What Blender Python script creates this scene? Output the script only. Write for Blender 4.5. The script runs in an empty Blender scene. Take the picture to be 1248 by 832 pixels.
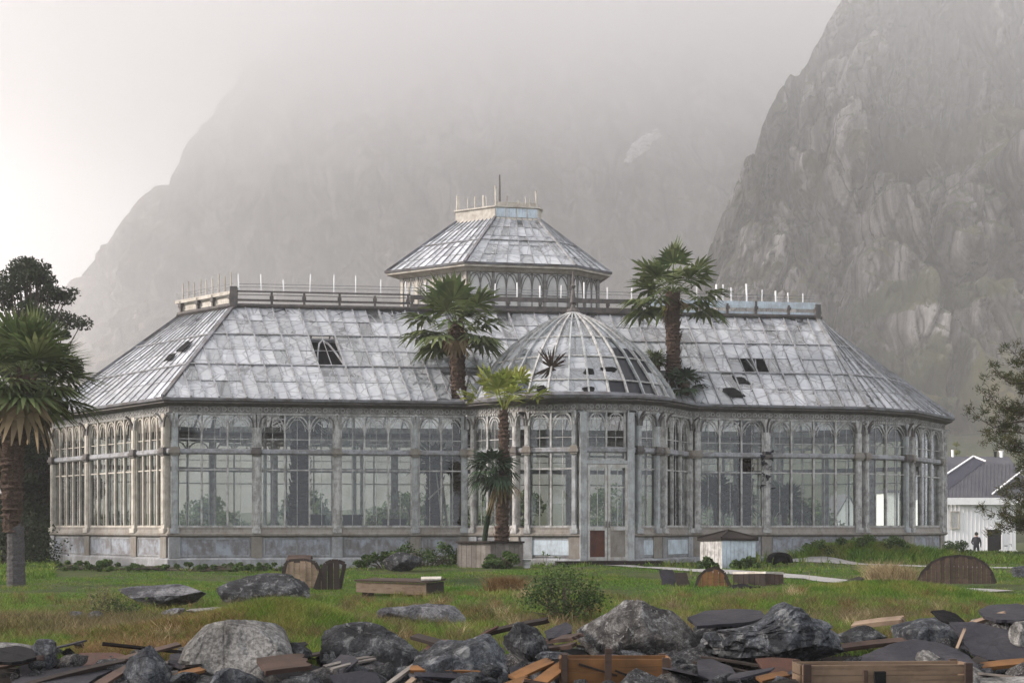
HAZE_D = 0.00050
import bpy, math, random
import numpy as np
from mathutils import Vector, Matrix, noise
R = math.radians
scene = bpy.context.scene
COL = scene.collection
F = 1500.0; HY = 640.0; ZC = 1.57

def at(px, py, D):
    """photo pixel + distance -> world point (used to survey positions)"""
    return Vector(((px - 624) / F * D, D, ZC + (HY - py) / F * D))
def xd(px, D):
    return (px - 624) / F * D

# ---------------------------------------------------------------- camera
cam = bpy.data.cameras.new('camera'); camo = bpy.data.objects.new('camera', cam)
COL.objects.link(camo); scene.camera = camo
cam.sensor_width = 36; cam.lens = 36 * F / 1248; cam.shift_y = (HY - 416) / 1248
cam.clip_end = 6000; cam.clip_start = .1
camo.location = (0, 0, ZC); camo.rotation_euler = (R(90), 0, 0)

# ---------------------------------------------------------------- world, sun
SUN_EL, SUN_AZ = 24.0, -97.0      # azimuth measured from +Y, negative = towards -X (left)
w = bpy.data.worlds.new("World"); scene.world = w; w.use_nodes = True
nt = w.node_tree; bg = nt.nodes['Background']
sky = nt.nodes.new('ShaderNodeTexSky'); sky.sky_type = 'NISHITA'; sky.sun_disc = False
sky.sun_elevation = R(SUN_EL); sky.sun_rotation = R(SUN_AZ)
sky.air_density = 1.0; sky.dust_density = 6.0; sky.ozone_density = 1.0
mx = nt.nodes.new('ShaderNodeMix'); mx.data_type = 'RGBA'; mx.inputs[0].default_value = 0.93
nt.links.new(sky.outputs[0], mx.inputs[6])
tc = nt.nodes.new('ShaderNodeTexCoord'); sx = nt.nodes.new('ShaderNodeSeparateXYZ')
cr = nt.nodes.new('ShaderNodeValToRGB')
# overcast gradient shaped for mist and contrast: dimmest ahead-left, brighter overhead and behind
cr.color_ramp.elements[0].position = 0.0; cr.color_ramp.elements[0].color = (7.2, 7.4, 7.9, 1)
cr.color_ramp.elements[1].position = 1.0; cr.color_ramp.elements[1].color = (5.9, 5.8, 5.8, 1)
e_ = cr.color_ramp.elements.new(.62); e_.color = (7.6, 7.5, 7.65, 1); e_ = cr.color_ramp.elements.new(.35); e_.color = (8.4, 8.4, 8.8, 1)
dt = nt.nodes.new('ShaderNodeVectorMath'); dt.operation = 'DOT_PRODUCT'; v_ = Vector((-.50, .84, .18)).normalized(); dt.inputs[1].default_value = v_
md_ = nt.nodes.new('ShaderNodeMath'); md_.operation = 'MULTIPLY_ADD'; md_.inputs[1].default_value = .5; md_.inputs[2].default_value = .5
nt.links.new(tc.outputs['Generated'], dt.inputs[0]); nt.links.new(dt.outputs['Value'], md_.inputs[0]); nt.links.new(md_.outputs[0], cr.inputs[0])
nt.links.new(cr.outputs[0], mx.inputs[7]); nt.links.new(mx.outputs[2], bg.inputs[0])
bg.inputs[1].default_value = 0.10
sd = bpy.data.lights.new('sun', 'SUN'); sd.energy = 4.4; sd.angle = R(10); sd.color = (1.0, .90, .83)
so = bpy.data.objects.new('sun', sd); COL.objects.link(so)
az, el = R(SUN_AZ), R(SUN_EL)
dirv = Vector((math.sin(az) * math.cos(el), math.cos(az) * math.cos(el), math.sin(el)))
so.rotation_euler = dirv.to_track_quat('Z', 'Y').to_euler()
scene.view_settings.view_transform = 'Standard'; scene.view_settings.look = 'None'
scene.view_settings.exposure = 0.80; scene.view_settings.gamma = 1.0
cy = scene.cycles
cy.max_bounces = 16; cy.diffuse_bounces = 3; cy.glossy_bounces = 3; cy.transmission_bounces = 4
cy.transparent_max_bounces = 28; cy.volume_bounces = 12
cy.volume_step_rate = 4.0; cy.volume_max_steps = 64
cy.use_denoising = True; cy.caustics_reflective = False; cy.caustics_refractive = False
cy.sample_clamp_indirect = 6.0

# ---------------------------------------------------------------- materials
class NT:
    def __init__(s, name):
        s.m = bpy.data.materials.new(name); s.m.use_nodes = True
        s.t = s.m.node_tree; s.n = s.t.nodes; s.l = s.t.links
        s.out = s.n['Material Output']; s.b = s.n['Principled BSDF']
        s.tc = s.n.new('ShaderNodeTexCoord')
    def map(s, scale=(1, 1, 1), rot=(0, 0, 0), src='Object'):
        m = s.n.new('ShaderNodeMapping'); m.inputs['Scale'].default_value = scale; m.inputs['Rotation'].default_value = rot
        s.l.new(s.tc.outputs[src], m.inputs[0]); return m.outputs[0]
    def noise(s, scale, vec=None, detail=6, rough=.6, dist=0):
        n = s.n.new('ShaderNodeTexNoise'); n.inputs['Scale'].default_value = scale
        n.inputs['Detail'].default_value = detail; n.inputs['Roughness'].default_value = rough
        n.inputs['Distortion'].default_value = dist
        s.l.new(vec if vec is not None else s.tc.outputs['Object'], n.inputs['Vector']); return n.outputs['Fac']
    def vor(s, scale, vec=None, feat='F1', out='Distance', rnd=1.0):
        n = s.n.new('ShaderNodeTexVoronoi'); n.feature = feat; n.inputs['Scale'].default_value = scale
        n.inputs['Randomness'].default_value = rnd
        s.l.new(vec if vec is not None else s.tc.outputs['Object'], n.inputs['Vector']); return n.outputs[out]
    def ramp(s, fac, stops):
        r = s.n.new('ShaderNodeValToRGB'); e = r.color_ramp.elements
        while len(e) < len(stops): e.new(0.5)
        for i, (p, c) in enumerate(stops):
            e[i].position = p
            e[i].color = (c, c, c, 1) if isinstance(c, (int, float)) else (*c, 1)
        s.l.new(fac, r.inputs[0]); return r.outputs[0]
    def mix(s, fac, a, b, mode='MIX'):
        m = s.n.new('ShaderNodeMix'); m.data_type = 'RGBA'; m.blend_type = mode
        for v, i in ((fac, 0), (a, 6), (b, 7)):
            if isinstance(v, (int, float)): m.inputs[i].default_value = v if i == 0 else (v, v, v, 1)
            elif isinstance(v, tuple): m.inputs[i].default_value = (*v, 1)
            else: s.l.new(v, m.inputs[i])
        return m.outputs[2]
    def math(s, op, a, b=0.0, clamp=False):
        m = s.n.new('ShaderNodeMath'); m.operation = op; m.use_clamp = clamp
        for i, v in enumerate((a, b)):
            if isinstance(v, (int, float)): m.inputs[i].default_value = v
            else: s.l.new(v, m.inputs[i])
        return m.outputs[0]
    def sep(s, src='Object'):
        x = s.n.new('ShaderNodeSeparateXYZ'); s.l.new(s.tc.outputs[src], x.inputs[0]); return x.outputs
    def attr(s, name):
        a = s.n.new('ShaderNodeAttribute'); a.attribute_name = name; return a.outputs['Fac']
    def rnd(s):
        a = s.n.new('ShaderNodeObjectInfo'); return a.outputs['Random']
    def bump(s, h, strength=.4, dist=.02):
        b = s.n.new('ShaderNodeBump'); b.inputs['Strength'].default_value = strength; b.inputs['Distance'].default_value = dist
        s.l.new(h, b.inputs['Height']); s.l.new(b.outputs[0], s.b.inputs['Normal']); return b.outputs[0]
    def col(s, c):
        if isinstance(c, tuple): s.b.inputs['Base Color'].default_value = (*c, 1)
        else: s.l.new(c, s.b.inputs['Base Color'])
    def rough(s, r):
        if isinstance(r, (int, float)): s.b.inputs['Roughness'].default_value = r
        else: s.l.new(r, s.b.inputs['Roughness'])
    def spec(s, v): s.b.inputs['Specular IOR Level'].default_value = v

M = {}
def weathered(name, c1, c2, c3, scale=3.0, lo=.42, hi=.62, rough=.7, bump=.35, streak=6.0, grime=.5):
    """painted or stained surface, worn to a second colour in patches and streaked with a third"""
    t = NT(name)
    n1 = t.noise(scale, detail=8, rough=.7)
    n2 = t.noise(scale * 2.2, t.map((streak, streak, .6)), detail=5)
    m = t.ramp(n1, [(lo, 0.0), (hi, 1.0)])
    c = t.mix(m, c1, c2)
    g = t.ramp(n2, [(.48, 0.0), (.72, 1.0)])
    g2 = t.math('MULTIPLY', g, grime)
    c = t.mix(g2, c, c3)
    t.col(c); t.rough(rough); t.spec(.3)
    t.bump(t.noise(scale * 9, detail=4), bump, .01)
    M[name] = t.m; return t.m
weathered('white_iron', (.45, .45, .44), (.26, .26, .25), (.10, .08, .065), 3.4, .45, .57, grime=.8)
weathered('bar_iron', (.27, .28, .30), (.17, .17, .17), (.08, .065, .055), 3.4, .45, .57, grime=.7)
weathered('frieze_iron', (.14, .133, .126), (.24, .24, .23), (.08, .07, .06), 4.4, .45, .57, grime=.7)
weathered('blue_iron', (.36, .38, .385), (.22, .23, .23), (.12, .10, .09), 2.4, .44, .60, grime=.5)
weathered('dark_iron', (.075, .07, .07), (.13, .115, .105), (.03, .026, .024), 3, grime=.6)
weathered('gutter_iron', (.16, .17, .19), (.07, .066, .066), (.18, .10, .06), 1.6, grime=.4)
weathered('cream_board', (.50, .475, .42), (.33, .30, .26), (.16, .12, .09), 2.6, grime=.5)
weathered('blue_board', (.50, .58, .64), (.34, .38, .41), (.14, .12, .11), 2.0, grime=.4)
weathered('plinth_stone', (.20, .205, .21), (.31, .325, .34), (.13, .11, .095), 1.4, .44, .6, rough=.85, bump=.6, streak=3, grime=.6)
weathered('plinth_panel', (.29, .32, .36), (.17, .165, .17), (.10, .085, .075), 1.7, .42, .56, rough=.85, bump=.6, streak=2.5, grime=.6)
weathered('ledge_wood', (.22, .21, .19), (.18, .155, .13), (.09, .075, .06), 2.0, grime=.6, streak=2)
weathered('door_paint', (.46, .47, .46), (.30, .28, .25), (.12, .09, .06), 3.0, grime=.5)
weathered('door_rust', (.085, .03, .018), (.05, .02, .015), (.02, .01, .01), 4)
weathered('house_white', (.82, .82, .825), (.78, .785, .79), (.5, .49, .47), .7, grime=.3, streak=2, bump=.1)
weathered('house_roof', (.062, .062, .075), (.08, .08, .09), (.05, .05, .06), .8, grime=.5, streak=1, bump=.2)
weathered('house_dark_roof', (.028, .028, .045), (.035, .035, .05), (.02, .02, .03), .8, bump=.1)
weathered('black_sheet', (.007, .007, .008), (.012, .012, .013), (.018, .016, .015), 4, rough=.8); M['black_sheet'].node_tree.nodes['Principled BSDF'].inputs['Specular IOR Level'].default_value = .08  # black sheeting; also the painted darkness in roof gaps
weathered('slate', (.018, .018, .023), (.034, .032, .038), (.010, .009, .012), 3.0, rough=.7, bump=.8, streak=1.0, grime=.6); M['slate'].node_tree.nodes['Principled BSDF'].inputs['Specular IOR Level'].default_value = .15
weathered('rust_sheet', (.06, .024, .014), (.035, .017, .012), (.025, .018, .016), 4, rough=.8, bump=.5)
weathered('white_plastic', (.62, .64, .66), (.5, .5, .5), (.2, .19, .17), 3, grime=.3, rough=.5)
weathered('earth', (.035, .027, .02), (.06, .05, .038), (.018, .014, .011), 3, rough=.95, bump=1.0, streak=1)
weathered('inner_floor', (.13, .12, .10), (.09, .10, .06), (.05, .04, .03), .8, rough=.95, streak=1)
weathered('cloth_dark', (.006, .007, .013), (.009, .01, .018), (.01, .01, .014), 6)
weathered('skin', (.42, .25, .18), (.38, .22, .16), (.35, .2, .15), 6, grime=.2, bump=.05)
weathered('hair_black', (.012, .01, .009), (.02, .016, .013), (.008, .008, .008), 30)

def wood(name, c1, c2, c3, scale=1.0, rot=(0, 0, 0)):
    t = NT(name)
    v = t.map((1.2 * scale, 22 * scale, 22 * scale), rot)
    n = t.noise(1.0, v, detail=7, rough=.65, dist=.4)
    c = t.ramp(n, [(.30, c2), (.48, c1), (.62, c1), (.78, c3)])
    st = t.ramp(t.noise(3.0, detail=5), [(.45, 0.0), (.7, .75)])
    c = t.mix(st, c, c2)
    r = t.math('MULTIPLY_ADD', t.rnd(), .5); r.node.inputs[2].default_value = .75
    c = t.mix(1.0, c, r, 'MULTIPLY')
    t.col(c); t.rough(.8); t.spec(.25); t.bump(n, .6, .006)
    M[name] = t.m
wood('tan_wood', (.21, .155, .11), (.095, .065, .045), (.28, .21, .15))
wood('orange_wood', (.15, .072, .026), (.06, .032, .016), (.20, .10, .04))
wood('crate_wood', (.15, .105, .07), (.07, .045, .03), (.21, .15, .10))
wood('grey_wood', (.17, .155, .14), (.10, .085, .075), (.33, .30, .27))
wood('dark_wood', (.022, .016, .013), (.010, .008, .007), (.04, .03, .025))
wood('brown_wood', (.06, .038, .029), (.025, .016, .013), (.095, .063, .047))

def rock_surface(name, base, dark, light, scale=1.0, spec=.35, lich=.5):
    t = NT(name)
    v = t.tc.outputs['Object']
    n = t.noise(2.2 * scale, detail=10, rough=.72)
    c = t.ramp(n, [(.40, dark), (.5, base), (.60, light)])
    cell = t.vor(26 * scale, feat='F1', out='Color')
    sp = t.ramp(t.noise(34 * scale, detail=3, rough=.8), [(.44, .62), (.56, 1.15)])
    c = t.mix(1.0, c, sp, 'MULTIPLY')
    lm = t.ramp(t.noise(5.5 * scale, detail=9, rough=.7, dist=.6), [(.54, 0.0), (.60, 1.0)])
    c = t.mix(t.math('MULTIPLY', lm, lich), c, (.27, .275, .27))
    dk = t.ramp(t.noise(3.4 * scale, t.map((1, 1, .5)), detail=8, dist=1.2), [(.43, 1.0), (.485, 0.0)])
    c = t.mix(t.math('MULTIPLY', dk, .5), c, (.02, .02, .022))
    cr_ = t.ramp(t.vor(3.0 * scale, feat='DISTANCE_TO_EDGE'), [(0.0, .45), (.035, 1.0)])
    c = t.mix(.55, c, t.mix(1.0, c, cr_, 'MULTIPLY'))
    t.col(c); t.rough(.85); t.spec(spec * .5)
    t.bump(t.math('ADD', t.noise(9 * scale, detail=10, rough=.75), t.math('MULTIPLY', cr_, .3)), 1.0, .06)
    M[name] = t.m
rock_surface('rock_pale', (.20, .195, .185), (.135, .13, .12), (.27, .265, .255), .7, lich=.15)
rock_surface('rock_dark', (.036, .038, .042), (.013, .014, .016), (.08, .083, .09), 1.2, lich=.5)
rock_surface('rock_blue', (.054, .06, .07), (.02, .022, .026), (.12, .13, .145), 1.1, lich=.5)
rock_surface('rock_speckled', (.085, .08, .077), (.03, .028, .028), (.155, .15, .147), 1.8, lich=.8)
rock_surface('rock_flat', (.10, .10, .11), (.04, .04, .047), (.18, .18, .19), 1.0, lich=.3)

def foliage(name, c1, c2, c3, trans=.25, scale=1.5):
    t = NT(name)
    n = t.ramp(t.noise(scale, detail=3), [(.35, c1), (.5, c2), (.68, c3)])
    r = t.attr('vary')
    f = t.math('MULTIPLY_ADD', r, .9); f.node.inputs[2].default_value = .55
    c = t.mix(1.0, n, f, 'MULTIPLY')
    t.col(c); t.rough(.7); t.spec(.15)
    tr = t.n.new('ShaderNodeBsdfTranslucent'); t.l.new(c, tr.inputs[0])
    m = t.n.new('ShaderNodeMixShader'); m.inputs[0].default_value = trans
    t.l.new(t.b.outputs[0], m.inputs[1]); t.l.new(tr.outputs[0], m.inputs[2]); t.l.new(m.outputs[0], t.out.inputs[0])
    M[name] = t.m
foliage('leaf_dark', (.014, .022, .012), (.024, .036, .017), (.04, .055, .022))
foliage('leaf_mid', (.04, .065, .022), (.06, .10, .03), (.10, .14, .045))
foliage('leaf_pine', (.026, .034, .014), (.042, .046, .018), (.07, .065, .026), scale=3)
foliage('leaf_palm', (.062, .088, .036), (.095, .125, .048), (.15, .165, .075), .3)
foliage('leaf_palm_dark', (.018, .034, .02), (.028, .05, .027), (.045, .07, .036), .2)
foliage('leaf_brown', (.025, .017, .014), (.04, .027, .02), (.06, .04, .03))
foliage('leaf_shrub', (.028, .05, .016), (.045, .075, .022), (.08, .11, .035))
foliage('leaf_palm_young', (.15, .19, .035), (.21, .24, .055), (.30, .30, .08), .4)
foliage('leaf_dead', (.20, .15, .09), (.28, .21, .13), (.36, .28, .17), .2)
foliage('leaf_birch', (.10, .12, .05), (.15, .16, .06), (.2, .2, .08), .3)
foliage('ivy', (.025, .045, .015), (.04, .07, .02), (.075, .11, .03))

def bark(name, c1, c2, sc=1.0):
    t = NT(name)
    n = t.noise(5 * sc, t.map((1.5, 1.5, 3.5)), detail=8, rough=.7, dist=.5)
    t.col(t.ramp(n, [(.35, c2), (.62, c1)])); t.rough(.95); t.spec(.1); t.bump(n, 1.0, .04)
    M[name] = t.m
bark('palm_bark', (.115, .08, .062), (.025, .017, .013), 2.2)
bark('palm_bark_grey', (.11, .105, .105), (.05, .047, .048), 2.0)
bark('palm_bark_dark', (.035, .022, .017), (.012, .008, .007), 2.0)
bark('tree_bark', (.10, .085, .07), (.03, .025, .02))

# glass of the walls: thin, dusty
def glass(name, dust_lo, dust_hi, dustcol, tint=(.86, .90, .88)):
    t = NT(name)
    n = t.noise(.9, detail=6, rough=.7)
    d = t.ramp(n, [(.35, dust_lo), (.70, dust_hi)])
    tr = t.n.new('ShaderNodeBsdfTransparent'); tr.inputs[0].default_value = (*tint, 1)
    gl = t.n.new('ShaderNodeBsdfGlossy'); gl.inputs['Roughness'].default_value = .04; gl.inputs[0].default_value = (.9, .95, 1, 1)
    bp = t.n.new('ShaderNodeBump'); bp.inputs['Strength'].default_value = .25; bp.inputs['Distance'].default_value = .02
    t.l.new(t.noise(1.6, detail=2), bp.inputs['Height']); t.l.new(bp.outputs[0], gl.inputs['Normal'])
    fr = t.n.new('ShaderNodeFresnel'); fr.inputs[0].default_value = 1.52
    f2 = t.math('MULTIPLY', fr.outputs[0], 1.35, True)
    m1 = t.n.new('ShaderNodeMixShader'); t.l.new(f2, m1.inputs[0]); t.l.new(tr.outputs[0], m1.inputs[1]); t.l.new(gl.outputs[0], m1.inputs[2])
    df = t.n.new('ShaderNodeBsdfDiffuse'); df.inputs[0].default_value = (*dustcol, 1)
    tl = t.n.new('ShaderNodeBsdfTranslucent'); tl.inputs[0].default_value = (*dustcol, 1)
    m3 = t.n.new('ShaderNodeMixShader'); m3.inputs[0].default_value = .45
    t.l.new(df.outputs[0], m3.inputs[1]); t.l.new(tl.outputs[0], m3.inputs[2])
    m2 = t.n.new('ShaderNodeMixShader'); t.l.new(d, m2.inputs[0]); t.l.new(m1.outputs[0], m2.inputs[1]); t.l.new(m3.outputs[0], m2.inputs[2])
    t.l.new(m2.outputs[0], t.out.inputs[0]); t.m.use_backface_culling = False
    M[name] = t.m
glass('wall_glass', .0, .06, (.26, .28, .26), (.84, .88, .85))

def roof_glass(name, clear_lo, clear_hi, mn=.38, lone=.85):
    """limewashed, cracked roof panes: chalky white with clearer, darker scabs"""
    t = NT(name)
    v = t.tc.outputs['Object']
    r = t.attr('vary')
    n = t.noise(.8, detail=3, rough=.55, dist=.5)
    vo = t.vor(1.15, t.map((1, 1, 1)), 'DISTANCE_TO_EDGE')
    nn = t.math('ADD', t.math('ADD', n, t.math('MULTIPLY', r, .22)), t.ramp(vo, [(0.0, -.0), (.1, .13)]))
    clear = t.math('MAXIMUM', t.ramp(nn, [(clear_lo, .85), (clear_hi, mn)]), t.ramp(r, [(.05, lone), (.09, 0.0)]))
    wcol = t.ramp(t.noise(1.6, detail=5, rough=.6), [(.36, (.66, .69, .75)), (.5, (.76, .79, .84)), (.64, (.83, .85, .88))])
    rv = t.math('MULTIPLY_ADD', r, .5); rv.node.inputs[2].default_value = .62
    wcol = t.mix(1.0, wcol, rv, 'MULTIPLY')
    wcol = t.mix(t.math('MULTIPLY', t.ramp(t.noise(2.3, t.map((2, 2, .7)), detail=6), [(.58, 0.0), (.72, .4)]), 1.0), wcol, (.26, .25, .24))
    ed = t.vor(1.5, t.map((1, 1, 1.25)), 'DISTANCE_TO_EDGE'); ed2 = t.vor(.95, t.map((1, 1, 1), (.4, .2, .3)), 'DISTANCE_TO_EDGE')
    wcol = t.mix(t.ramp(ed, [(.010, .55), (.035, 0.0)]), wcol, (.20, .205, .22))
    wcol = t.mix(t.ramp(ed2, [(.012, .5), (.045, 0.0)]), wcol, (.24, .245, .26))
    t.col(wcol); t.rough(.38); t.spec(.5)
    tl = t.n.new('ShaderNodeBsdfTranslucent'); t.l.new(wcol, tl.inputs[0])
    m0 = t.n.new('ShaderNodeMixShader'); m0.inputs[0].default_value = .38
    t.l.new(t.b.outputs[0], m0.inputs[1]); t.l.new(tl.outputs[0], m0.inputs[2])
    tr = t.n.new('ShaderNodeBsdfTransparent'); tr.inputs[0].default_value = (.75, .8, .82, 1)
    gl = t.n.new('ShaderNodeBsdfGlossy'); gl.inputs['Roughness'].default_value = .1
    m1 = t.n.new('ShaderNodeMixShader'); m1.inputs[0].default_value = .22
    t.l.new(tr.outputs[0], m1.inputs[1]); t.l.new(gl.outputs[0], m1.inputs[2])
    m2 = t.n.new('ShaderNodeMixShader'); t.l.new(clear, m2.inputs[0]); t.l.new(m0.outputs[0], m2.inputs[1]); t.l.new(m1.outputs[0], m2.inputs[2])
    t.l.new(m2.outputs[0], t.out.inputs[0])
    M[name] = t.m
roof_glass('roof_glass', .55, .64)
roof_glass('dome_glass', .60, .72)
roof_glass('roof_glass_sunlit', .36, .44, .06, .25)  # copy for the left-facing slopes, whitened so they look sunlit

# ---------------------------------------------------------------- mesh builder
class MB:
    def __init__(s): s.v = []; s.f = []; s.mi = []; s.vary = []
    def quad(s, *p, mi=0, vary=None):
        b = len(s.v); s.v += [tuple(q) for q in p]; s.f.append(tuple(range(b, b + len(p)))); s.mi.append(mi)
        s.vary.append(random.random() if vary is None else vary)
    def hexa(s, c, mi=0):
        """c = 8 corners: bottom ring 0-3, top ring 4-7"""
        b = len(s.v); s.v += [tuple(q) for q in c]
        for f in ((0, 3, 2, 1), (4, 5, 6, 7), (0, 1, 5, 4), (1, 2, 6, 5), (2, 3, 7, 6), (3, 0, 4, 7)):
            s.f.append(tuple(b + i for i in f)); s.mi.append(mi); s.vary.append(0.5)
    def box(s, x0, x1, y0, y1, z0, z1, mi=0, m=None):
        c = [(x0, y0, z0), (x1, y0, z0), (x1, y1, z0), (x0, y1, z0), (x0, y0, z1), (x1, y0, z1), (x1, y1, z1), (x0, y1, z1)]
        if m is not None: c = [m @ Vector(q) for q in c]
        s.hexa(c, mi)
    def beam(s, a, b, w, h, up=(0, 0, 1), mi=0):
        a, b = Vector(a), Vector(b); d = (b - a)
        if d.length < 1e-5: return
        d.normalize(); u = Vector(up)
        sd_ = d.cross(u)
        if sd_.length < 1e-3: sd_ = d.cross(Vector((1, 0, 0)))
        sd_.normalize(); u = sd_.cross(d)
        x = sd_ * w / 2; y = u * h / 2
        s.hexa([a - x - y, a + x - y, b + x - y, b - x - y, a - x + y, a + x + y, b + x + y, b - x + y], mi)
    def tube(s, pts, rad, n=8, mi=0, cap=True):
        pts = [Vector(p) for p in pts]; b0 = len(s.v); k = len(pts)
        if isinstance(rad, (int, float)): rad = [rad] * k
        for i, p in enumerate(pts):
            d = (pts[min(i + 1, k - 1)] - pts[max(i - 1, 0)])
            d = d.normalized() if d.length > 1e-9 else Vector((0, 0, 1))
            a = d.cross(Vector((0, 1, 0))) if abs(d.y) < .9 else d.cross(Vector((1, 0, 0)))
            a.normalize(); c = d.cross(a)
            for j in range(n):
                t = 2 * math.pi * j / n
                s.v.append(tuple(p + (a * math.cos(t) + c * math.sin(t)) * rad[i]))
        for i in range(k - 1):
            for j in range(n):
                q = b0 + i * n; j2 = (j + 1) % n
                s.f.append((q + j, q + j2, q + n + j2, q + n + j)); s.mi.append(mi); s.vary.append(.5)
        if cap:
            s.f.append(tuple(b0 + j for j in range(n))[::-1]); s.f.append(tuple(b0 + (k - 1) * n + j for j in range(n)))
            s.mi += [mi, mi]; s.vary += [.5, .5]
    def sweep(s, ring, prof, closed=True, mi=0, capends=True):
        """sweep profile [(offset,z)] round plan points with mitres"""
        n = len(ring); rows = []
        for (o, z) in prof:
            rows.append([(p[0], p[1], z) for p in offset(ring, o, closed)])
        b = len(s.v); k = len(prof)
        for i in range(n):
            for r in rows: s.v.append(r[i])
        for i in range(n if closed else n - 1):
            a, c = b + i * k, b + ((i + 1) % n) * k
            for j in range(k):
                j2 = (j + 1) % k
                s.f.append((a + j, c + j, c + j2, a + j2)); s.mi.append(mi); s.vary.append(.5)
        if not closed and capends:
            s.f.append(tuple(b + j for j in range(k))); s.f.append(tuple(b + (n - 1) * k + j for j in range(k))[::-1])
            s.mi += [mi, mi]; s.vary += [.5, .5]
    def build(s, name, mats, parent=None, smooth=False, vary=False):
        me = bpy.data.meshes.new(name); me.from_pydata(s.v, [], s.f)
        if not isinstance(mats, (list, tuple)): mats = [mats]
        for m in mats: me.materials.append(M[m])
        if len(mats) > 1: me.polygons.foreach_set('material_index', s.mi)
        if vary:
            a = me.attributes.new('vary', 'FLOAT', 'FACE'); a.data.foreach_set('value', s.vary)
        if smooth: me.polygons.foreach_set('use_smooth', [True] * len(s.f))
        me.update()
        return link(name, me, parent)
def link(name, me, parent=None):
    o = bpy.data.objects.new(name, me); COL.objects.link(o)
    if parent is not None:
        o.parent = parent
        mw = parent['_w'] if '_w' in parent else None
        o.location = -world_loc(parent)
    return o
WL = {}
def world_loc(o):
    return WL.get(o.name, Vector((0, 0, 0)))
def raw(name, verts, faces, mat, parent=None, smooth=False, vary=None):
    me = bpy.data.meshes.new(name)
    verts = np.asarray(verts, dtype=np.float32); faces = np.asarray(faces, dtype=np.int32)
    me.vertices.add(len(verts)); me.vertices.foreach_set('co', verts.ravel())
    k = faces.shape[1]; n = len(faces)
    me.loops.add(n * k); me.loops.foreach_set('vertex_index', faces.ravel())
    me.polygons.add(n); me.polygons.foreach_set('loop_start', np.arange(0, n * k, k, dtype=np.int32))
    if smooth: me.polygons.foreach_set('use_smooth', np.ones(n, dtype=bool))
    me.update(calc_edges=True)
    if vary is not None:
        a = me.attributes.new('vary', 'FLOAT', 'FACE'); a.data.foreach_set('value', np.asarray(vary, dtype=np.float32))
    me.materials.append(M[mat])
    return link(name, me, parent)

def offset(ring, d, closed=True):
    """offset plan points outward (outward = right of travel direction)"""
    n = len(ring); out = []
    def nrm(a, b):
        t = Vector((b[0] - a[0], b[1] - a[1])); t.normalize(); return Vector((t.y, -t.x))
    for i in range(n):
        p = Vector((ring[i][0], ring[i][1]))
        n0 = nrm(ring[i - 1], ring[i]) if (closed or i > 0) else None
        n1 = nrm(ring[i], ring[(i + 1) % n]) if (closed or i < n - 1) else None
        if n0 is None: n0 = n1
        if n1 is None: n1 = n0
        m = n0 + n1; m.normalize(); c = max(.35, m.dot(n0))
        out.append(p + m * (d / c))
    return out

def tag(o, label=None, cat=None, group=None, kind=None):
    if label: o['label'] = label
    if cat: o['category'] = cat
    if group: o['group'] = group
    if kind: o['kind'] = kind
    return o
def empty(name, loc, label=None, cat=None, group=None):
    o = bpy.data.objects.new(name, None); COL.objects.link(o); o.location = loc
    o.empty_display_size = .2; WL[o.name] = Vector(loc)
    tag(o, label, cat, group); return o
t = NT('dome_gap_dark'); t.col((.012, .014, .02)); t.rough(.35); t.spec(.25); M['dome_gap_dark'] = t.m  # flat dark colour standing for the inside seen through dome gaps
glass('lantern_glass', .45, .85, (.82, .81, .79), (.97, .97, .97))
# ================================================================ ground
def sstep(a, b, x):
    t = np.clip((x - a) / (b - a), 0, 1); return t * t * (3 - 2 * t)
MOUNDS = [(xd(350, 17.2), 17.2, 1.05, 1.0, .42), (xd(225, 16.4), 16.4, 1.0, .8, .16), (xd(1078, 27), 27, 1.7, 1.2, .22),
          (xd(1055, 45.5), 45.2, 2.6, .9, .45), (xd(830, 22), 22, 2.5, 2.0, .1), (xd(60, 18), 18, 2.2, 1.5, .12)]
def gz(x, y):
    x = np.asarray(x, dtype=float); y = np.asarray(y, dtype=float)
    h = .18 * sstep(-6, 0, x) * sstep(22, 38, y)
    h = h - 1.0 * sstep(58, 84, y) * sstep(5, 25, x) - .35 * sstep(55, 80, y) * (1 - sstep(5, 25, x))
    h = h - .10 * (1 - sstep(11.5, 15, y))
    h = h + .035 * np.sin(x * .7 + y * .31) * np.sin(y * .53 - x * .2) + .02 * np.sin(x * 2.1 + 1) * np.sin(y * 1.7)
    for (mx_, my_, sx_, sy_, a) in MOUNDS:
        h = h + a * np.exp(-((x - mx_) / sx_) ** 2 - ((y - my_) / sy_) ** 2)
    return h
def g(x, y): return float(gz(x, y))
def gd(px, py):
    """where the line of sight through a photo pixel meets the ground"""
    D = 5.0
    while D < 140:
        x = xd(px, D); z = ZC + (HY - py) / F * D
        if z <= g(x, D): return Vector((x, D, g(x, D)))
        D *= 1.004
    return Vector((xd(px, 140), 140, g(xd(px, 140), 140)))

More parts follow.
